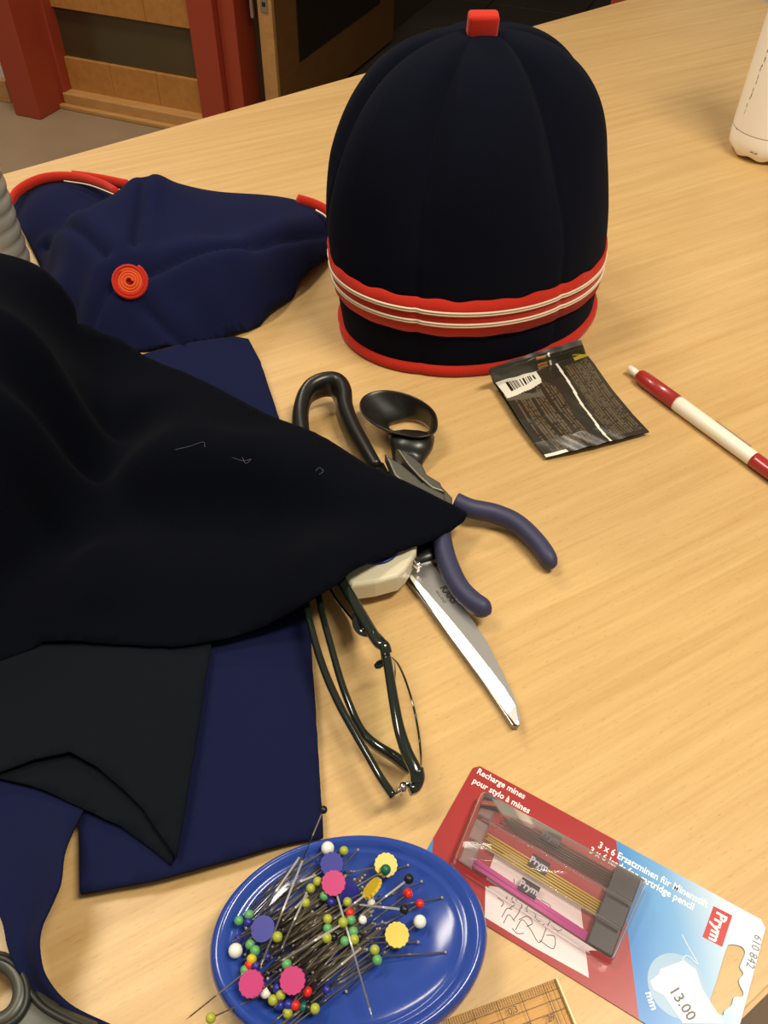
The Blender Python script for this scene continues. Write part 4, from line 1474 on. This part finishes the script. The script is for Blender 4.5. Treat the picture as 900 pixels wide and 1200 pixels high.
# small blue corner at the lower left
k2 = Vector(K(508, 983))
corner = mth('LESS_THAN', mth('SUBTRACT', sx_.outputs[0], mth('MULTIPLY', mth('SUBTRACT', k2.y, sx_.outputs[1]), 0.45)), 0.0)
red2 = mth('MULTIPLY', isred, mth('SUBTRACT', 1.0, corner))
grad = N.new('ShaderNodeValToRGB')
g_ = grad.color_ramp
g_.elements[0].position = 0.0
g_.elements[0].color = lin((58, 128, 196))
g_.elements[1].position = 1.0
g_.elements[1].color = lin((236, 238, 236))
e = g_.elements.new(0.35)
e.color = lin((110, 165, 212))
e = g_.elements.new(0.75)
e.color = lin((205, 220, 230))
dg_ = mth('DIVIDE', mth('ADD', line, mth('MULTIPLY', mth('ADD', sx_.outputs[1], 0.03), 0.15)), 0.072)
L.new(dg_, grad.inputs[0])
mx = N.new('ShaderNodeMixRGB')
L.new(red2, mx.inputs[0])
L.new(grad.outputs[0], mx.inputs[1])
mx.inputs[2].default_value = lin((158, 46, 46))
L.new(mx.outputs[0], bs.inputs['Base Color'])
cme.materials.clear()
cme.materials.append(cm)
cob = bpy.data.objects.new('backing_card', cme)
COL.objects.link(cob)
cob.parent = card

WPR = mat('white card print', (238, 236, 232), 0.35)
PALE = mat('pale pink card print', (222, 204, 204), 0.4)
LOGO = mat('red logo print', (184, 26, 28), 0.35)
GREYT = mat('grey card print', (110, 108, 108), 0.5)
PALEB = mat('pale blue card print', (150, 182, 208), 0.35)
zt_ = CT + 0.00003
prism('pencil_drawing', [K(*q) for q in [(569, 1032), (580, 1000), (600, 1002), (680, 1060), (690, 1146), (625, 1110), (568, 1075)]], CT - 0.0001, CT + 0.00004, PALE, cob, world=False)
text('lettering', 'Recharge mines', 0.0042, WPR, cob, (K(558, 906)[0], K(558, 906)[1], zt_), 0, 'LEFT', 0.00008, sx=0.92)
text('lettering', 'pour stylo à mines', 0.0042, WPR, cob, (K(553, 917)[0], K(553, 917)[1], zt_), 0, 'LEFT', 0.00008, sx=0.92)
text('lettering', '3 x 6 Ersatzminen für Minenstift', 0.0044, WPR, cob, (K(700, 993)[0], K(700, 993)[1], zt_), 0, 'LEFT', 0.00008, sx=0.86)
q = K(812, 1067)
text('lettering', '3 x 6 leads for cartridge pencil', 0.0044, WPR, cob, (q[0], q[1], zt_), 0, 'RIGHT', 0.00008, sx=0.86)
lg = prism('logo_square', [K(*q) for q in [(836, 1062), (858, 1073), (846, 1110), (823, 1098)]], CT - 0.0001, CT + 0.00005, LOGO, cob, world=False)
q = K(838, 1066)
text('logo_lettering', 'Prym', 0.0062, WPR, lg, (q[0] + 0.0009, q[1] - 0.0002, CT + 0.00008), math.radians(-90), 'LEFT', 0.00022, sx=0.98)
q = K(888, 1096)
text('lettering', '610 842', 0.0046, GREYT, cob, (q[0] - 0.0012, q[1], zt_), math.radians(-90), 'LEFT', 0.0, sx=0.95)
# round light patch with pencil end and price sticker
pc = K(794, 1155)
prism('light_disc', [(pc[0] + 0.0118 * math.cos(a), pc[1] + 0.0118 * math.sin(a)) for a in [2 * math.pi * k / 40 for k in range(40)]], CT - 0.0001, CT + 0.00003, PALEB, cob, world=False)
stk = prism('price_sticker', [K(*q) for q in [(762, 1150), (772, 1142), (774, 1136), (800, 1126), (815, 1136), (823, 1160), (848, 1199), (800, 1199), (778, 1166), (766, 1160)]], CT, CT + 0.0001, WPR, cob, world=False)
q0, q1 = Vector(K(783, 1160)), Vector(K(806, 1196))
text('price_lettering', '13.00', 0.0062, GREYT, stk, (q0.x, q0.y, CT + 0.00013), math.atan2((q1 - q0).y, (q1 - q0).x), 'LEFT', 0.0001, sx=0.9)
q0, q1 = Vector(K(755, 1166)), Vector(K(761, 1183))
text('lettering', 'mm', 0.0042, WPR, cob, (q0.x, q0.y + 0.001, zt_), math.atan2((q1 - q0).y, (q1 - q0).x), 'LEFT', 0.0001)
# squiggle and the dashed stitches drawn on the card


def stroke(pts, w, m, z=zt_):
    path = catmull([Vector((*K(*q), z)) for q in pts], 5)
    return sweep('printed_stroke', path, w, 0.00002, m, cob, False, 4, world=False)


stroke([(799, 1095), (808, 1112), (818, 1130), (806, 1120), (800, 1124), (806, 1130)], 0.00022, WPR)
DRAW = mat('dark drawing print', (64, 58, 60), 0.5)
for pts in ([(583, 1052), (590, 1058), (587, 1063)], [(588, 1075), (594, 1065), (600, 1066)], [(596, 1065), (606, 1060), (609, 1067), (602, 1078)], [(590, 1082), (596, 1072), (603, 1080)], [(604, 1090), (612, 1078), (622, 1090)], [(608, 1078), (618, 1074), (624, 1082), (617, 1086)], [(622, 1090), (632, 1105), (640, 1088)], [(632, 1102), (648, 1112), (650, 1098), (640, 1096)], [(620, 1068), (632, 1080), (640, 1076)], [(634, 1055), (645, 1062), (640, 1068)], [(602, 1030), (604, 1040), (612, 1044)], [(600, 1088), (606, 1094), (614, 1094)], [(636, 1084), (648, 1080), (652, 1090)]):
    stroke(pts, 0.00022, DRAW)
# contents: three rows of leads with black ends
LEADC = [mat('graphite lead', (66, 62, 52), 0.4), mat('yellow lead', (196, 168, 56), 0.4), mat('pink lead', (196, 74, 150), 0.4)]
rows_ = [((588, 957), (722, 1033), 0), ((566, 982), (706, 1067), 1), ((548, 1005), (692, 1100), 2)]
ZL = 0.0045
for (a, b_, c_) in rows_:
    pa, pb = Vector((*K(*a, ZL), ZL)), Vector((*K(*b_, ZL), ZL))
    dd = (pb - pa).normalized()
    nn = Vector((-dd.y, dd.x, 0))
    for k in range(6):
        off = (k - 2.5) * (0.00115 if c_ < 2 else 0.0006)
        st_ = pa + nn * off + dd * rs.uniform(0, 0.004)
        en_ = pb + nn * off
        sweep('lead', [st_ + Vector((0, 0, rs.uniform(-0.0006, 0.0006) - ZL + 0.0035)), en_ + Vector((0, 0, -ZL + 0.0035))], 0.00042, 0.00042, LEADC[c_], card, False, 6, world=False)
VIO = mat('dark violet holder', (30, 22, 33), 0.35)
qd = [Vector((*K(723, 1013, .007), 0)), Vector((*K(752, 1030, .007), 0)), Vector((*K(717, 1122, .007), 0)), Vector((*K(687, 1105, .007), 0))]
for k in range(3):
    f0, f1 = k / 3 + 0.006, (k + 1) / 3 - 0.006
    pts = [qd[0].lerp(qd[3], f0), qd[1].lerp(qd[2], f0), qd[1].lerp(qd[2], f1), qd[0].lerp(qd[3], f1)]
    prism('lead_holder', [(v.x, v.y) for v in pts], CT, 0.0068, VIO, card, 0.0005, world=False)
tg_a = (Vector(K(690, 1042)) - Vector(K(590, 982)))
tg_r = math.atan2(tg_a.y, tg_a.x)
for (px, py, tx) in ((646, 981, 'Prym'), (632, 1012, 'Prym'), (620, 1040, 'Prym')):
    c0 = K(px, py, .006)
    MT_ = Matrix.Translation((c0[0], c0[1], 0.0046)) @ Matrix.Rotation(tg_r, 4, 'Z')
    tgx = box('label_tag', (-0.0042, -0.0028, 0), (0.0042, 0.0028, 0.0006), VIO, card, 0.0001, False, MT_)
    text('logo_lettering', tx, 0.0040, mat('violet pale print', (190, 178, 196) if px != 646 else (96, 80, 92), 0.4) if px != 646 else mat('dull tag print', (84, 70, 80), 0.5), tgx, (0, -0.0012, 0.00064), 0, 'CENTER', 0.00015, M=MT_)
# clear blister
BLI = clear('clear blister plastic', (248, 246, 246), 0.22, 0.06, 0.07)
ZB = 0.0095
bo = [K(*q, .001) for q in [(546, 918), (556, 912), (575, 922), (766, 1030), (764, 1042), (727, 1134), (715, 1136), (530, 1017), (520, 1008)]]
bi = [(565, 925), (760, 1032), (719, 1126), (532, 1006)]
qb = [Vector((*K(*q, ZB), 0)) for q in bi]
cc_ = sum(qb, Vector()) / 4


def rquad(q4, rad, n=4):
    out = []
    for i in range(4):
        p, a, b_ = q4[i], q4[i - 1], q4[(i + 1) % 4]
        u1, u2 = (a - p).normalized() * rad, (b_ - p).normalized() * rad
        for k in range(n + 1):
            t_ = k / n
            out.append((p + u1) * (1 - t_) ** 2 + p * 2 * t_ * (1 - t_) + (p + u2) * t_ ** 2)
    return out


lv = []
for grow, z in ((1.03, CT + 0.0003), (1.012, CT + 0.0004), (1.005, 0.0035), (0.995, 0.0085), (0.975, ZB)):
    lv.append([Vector((v.x, v.y, z)) for v in rquad([cc_ + (q - cc_) * grow for q in qb], 0.0025)])
vs = [v for l_ in lv for v in l_]
k_ = len(lv[0])
fs = []
for i in range(len(lv) - 1):
    for j in range(k_):
        fs.append((i * k_ + j, i * k_ + (j + 1) % k_, (i + 1) * k_ + (j + 1) % k_, (i + 1) * k_ + j))
fs.append(tuple((len(lv) - 1) * k_ + j for j in range(k_)))
bls = mesh('blister', vs, fs, BLI, card, True, world=False)
for f0 in (0.35, 0.67):
    a, b_ = qb[0].lerp(qb[3], f0), qb[1].lerp(qb[2], f0)
    a, b_ = a.lerp(b_, 0.06), a.lerp(b_, 0.97)
    sweep('blister_rib', [Vector((a.x, a.y, ZB - 0.0002)), Vector((b_.x, b_.y, ZB - 0.0002))], 0.0007, 0.0006, BLI, bls, False, 8, world=False)
for k in range(3):
    pts = [qb[0].lerp(qb[3], k / 3 + 0.03).lerp(qb[1].lerp(qb[2], k / 3 + 0.03), 0.03), qb[0].lerp(qb[3], k / 3 + 0.03).lerp(qb[1].lerp(qb[2], k / 3 + 0.03), 0.11),
           qb[0].lerp(qb[3], (k + 1) / 3 - 0.03).lerp(qb[1].lerp(qb[2], (k + 1) / 3 - 0.03), 0.11), qb[0].lerp(qb[3], (k + 1) / 3 - 0.03).lerp(qb[1].lerp(qb[2], (k + 1) / 3 - 0.03), 0.03)]
    prism('clear_block', [(v.x, v.y) for v in pts], CT, 0.0075, clear('frosted block plastic', (244, 238, 238), 0.2, 0.45, 0.22), card, 0.0008, world=False)

# ------------------------------------------------------------------ clear ruler
RUL = clear('clear acrylic ruler', (252, 247, 238), 0.10, 0.08)
RED_ = mat('ruler black print', (52, 34, 20), 0.5)
RE = mat('ruler bright cut edge', (236, 214, 160), 0.25)
ra = P(653, 1146, .0025)
rb_ = P(520, 1195, .0025)
rang = math.atan2((ra - rb_).y, (ra - rb_).x)
rul = thing('ruler', 'clear plastic ruler with black centimetre marks beside the pin dish', 'ruler', (ra.x, ra.y, 0), rang)
RT = 0.0025
rbody = box('ruler_body', (-0.30, -0.045, 0.0003), (0.0, 0.0, RT), RUL, rul, 0.0003, False)
box('cut_edge', (-0.0006, -0.045, 0.0004), (0.0002, 0.0, RT + 0.0001), RE, rul, 0.0001, False)
bm = bmesh.new()


def tick(x0, x1, y0, y1):
    v = [bm.verts.new((x, y, RT + 0.00004)) for x, y in ((x0, y0), (x1, y0), (x1, y1), (x0, y1))]
    bm.faces.new(v)


for k in range(0, 299):
    x = -0.0016 - k * 0.001
    Ln = 0.0030
    tick(x - 0.00010, x + 0.00010, -Ln, -0.0002)
for k in range(0, 30):
    x = -0.0066 - k * 0.01
    tick(x - 0.00013, x + 0.00013, -0.022, -0.0002)
for x in (-0.0016, -0.0036, -0.0056):
    tick(x - 0.00010, x + 0.00010, -0.022, -0.002)
for y in (-0.0034, -0.0067, -0.0105, -0.022):
    tick(-0.298, -0.0006, y - 0.00010, y + 0.00010)
from_bm('tick_marks', bm, RED_, rul, False, False)
for s_, x, y in (('29', -0.0085, -0.0130), ('28', -0.0183, -0.0130), ('27', -0.0283, -0.0130), ('0.3', -0.0215, -0.0062), ('0.5', -0.0320, -0.0095), ('1.0', -0.0235, -0.0128)):
    if s_ != '1.0':
        text('numeral', s_, 0.0034, RED_, rul, (x, y, RT + 0.00006), 0, 'CENTER', 0.0)
dsc = [(-0.0080 + 0.0016 * math.cos(a), -0.0165 + 0.0016 * math.sin(a)) for a in [2 * math.pi * k / 20 for k in range(20)]]
prism('printed_dot', dsc, RT, RT + 0.00006, RED_, rul, world=False)
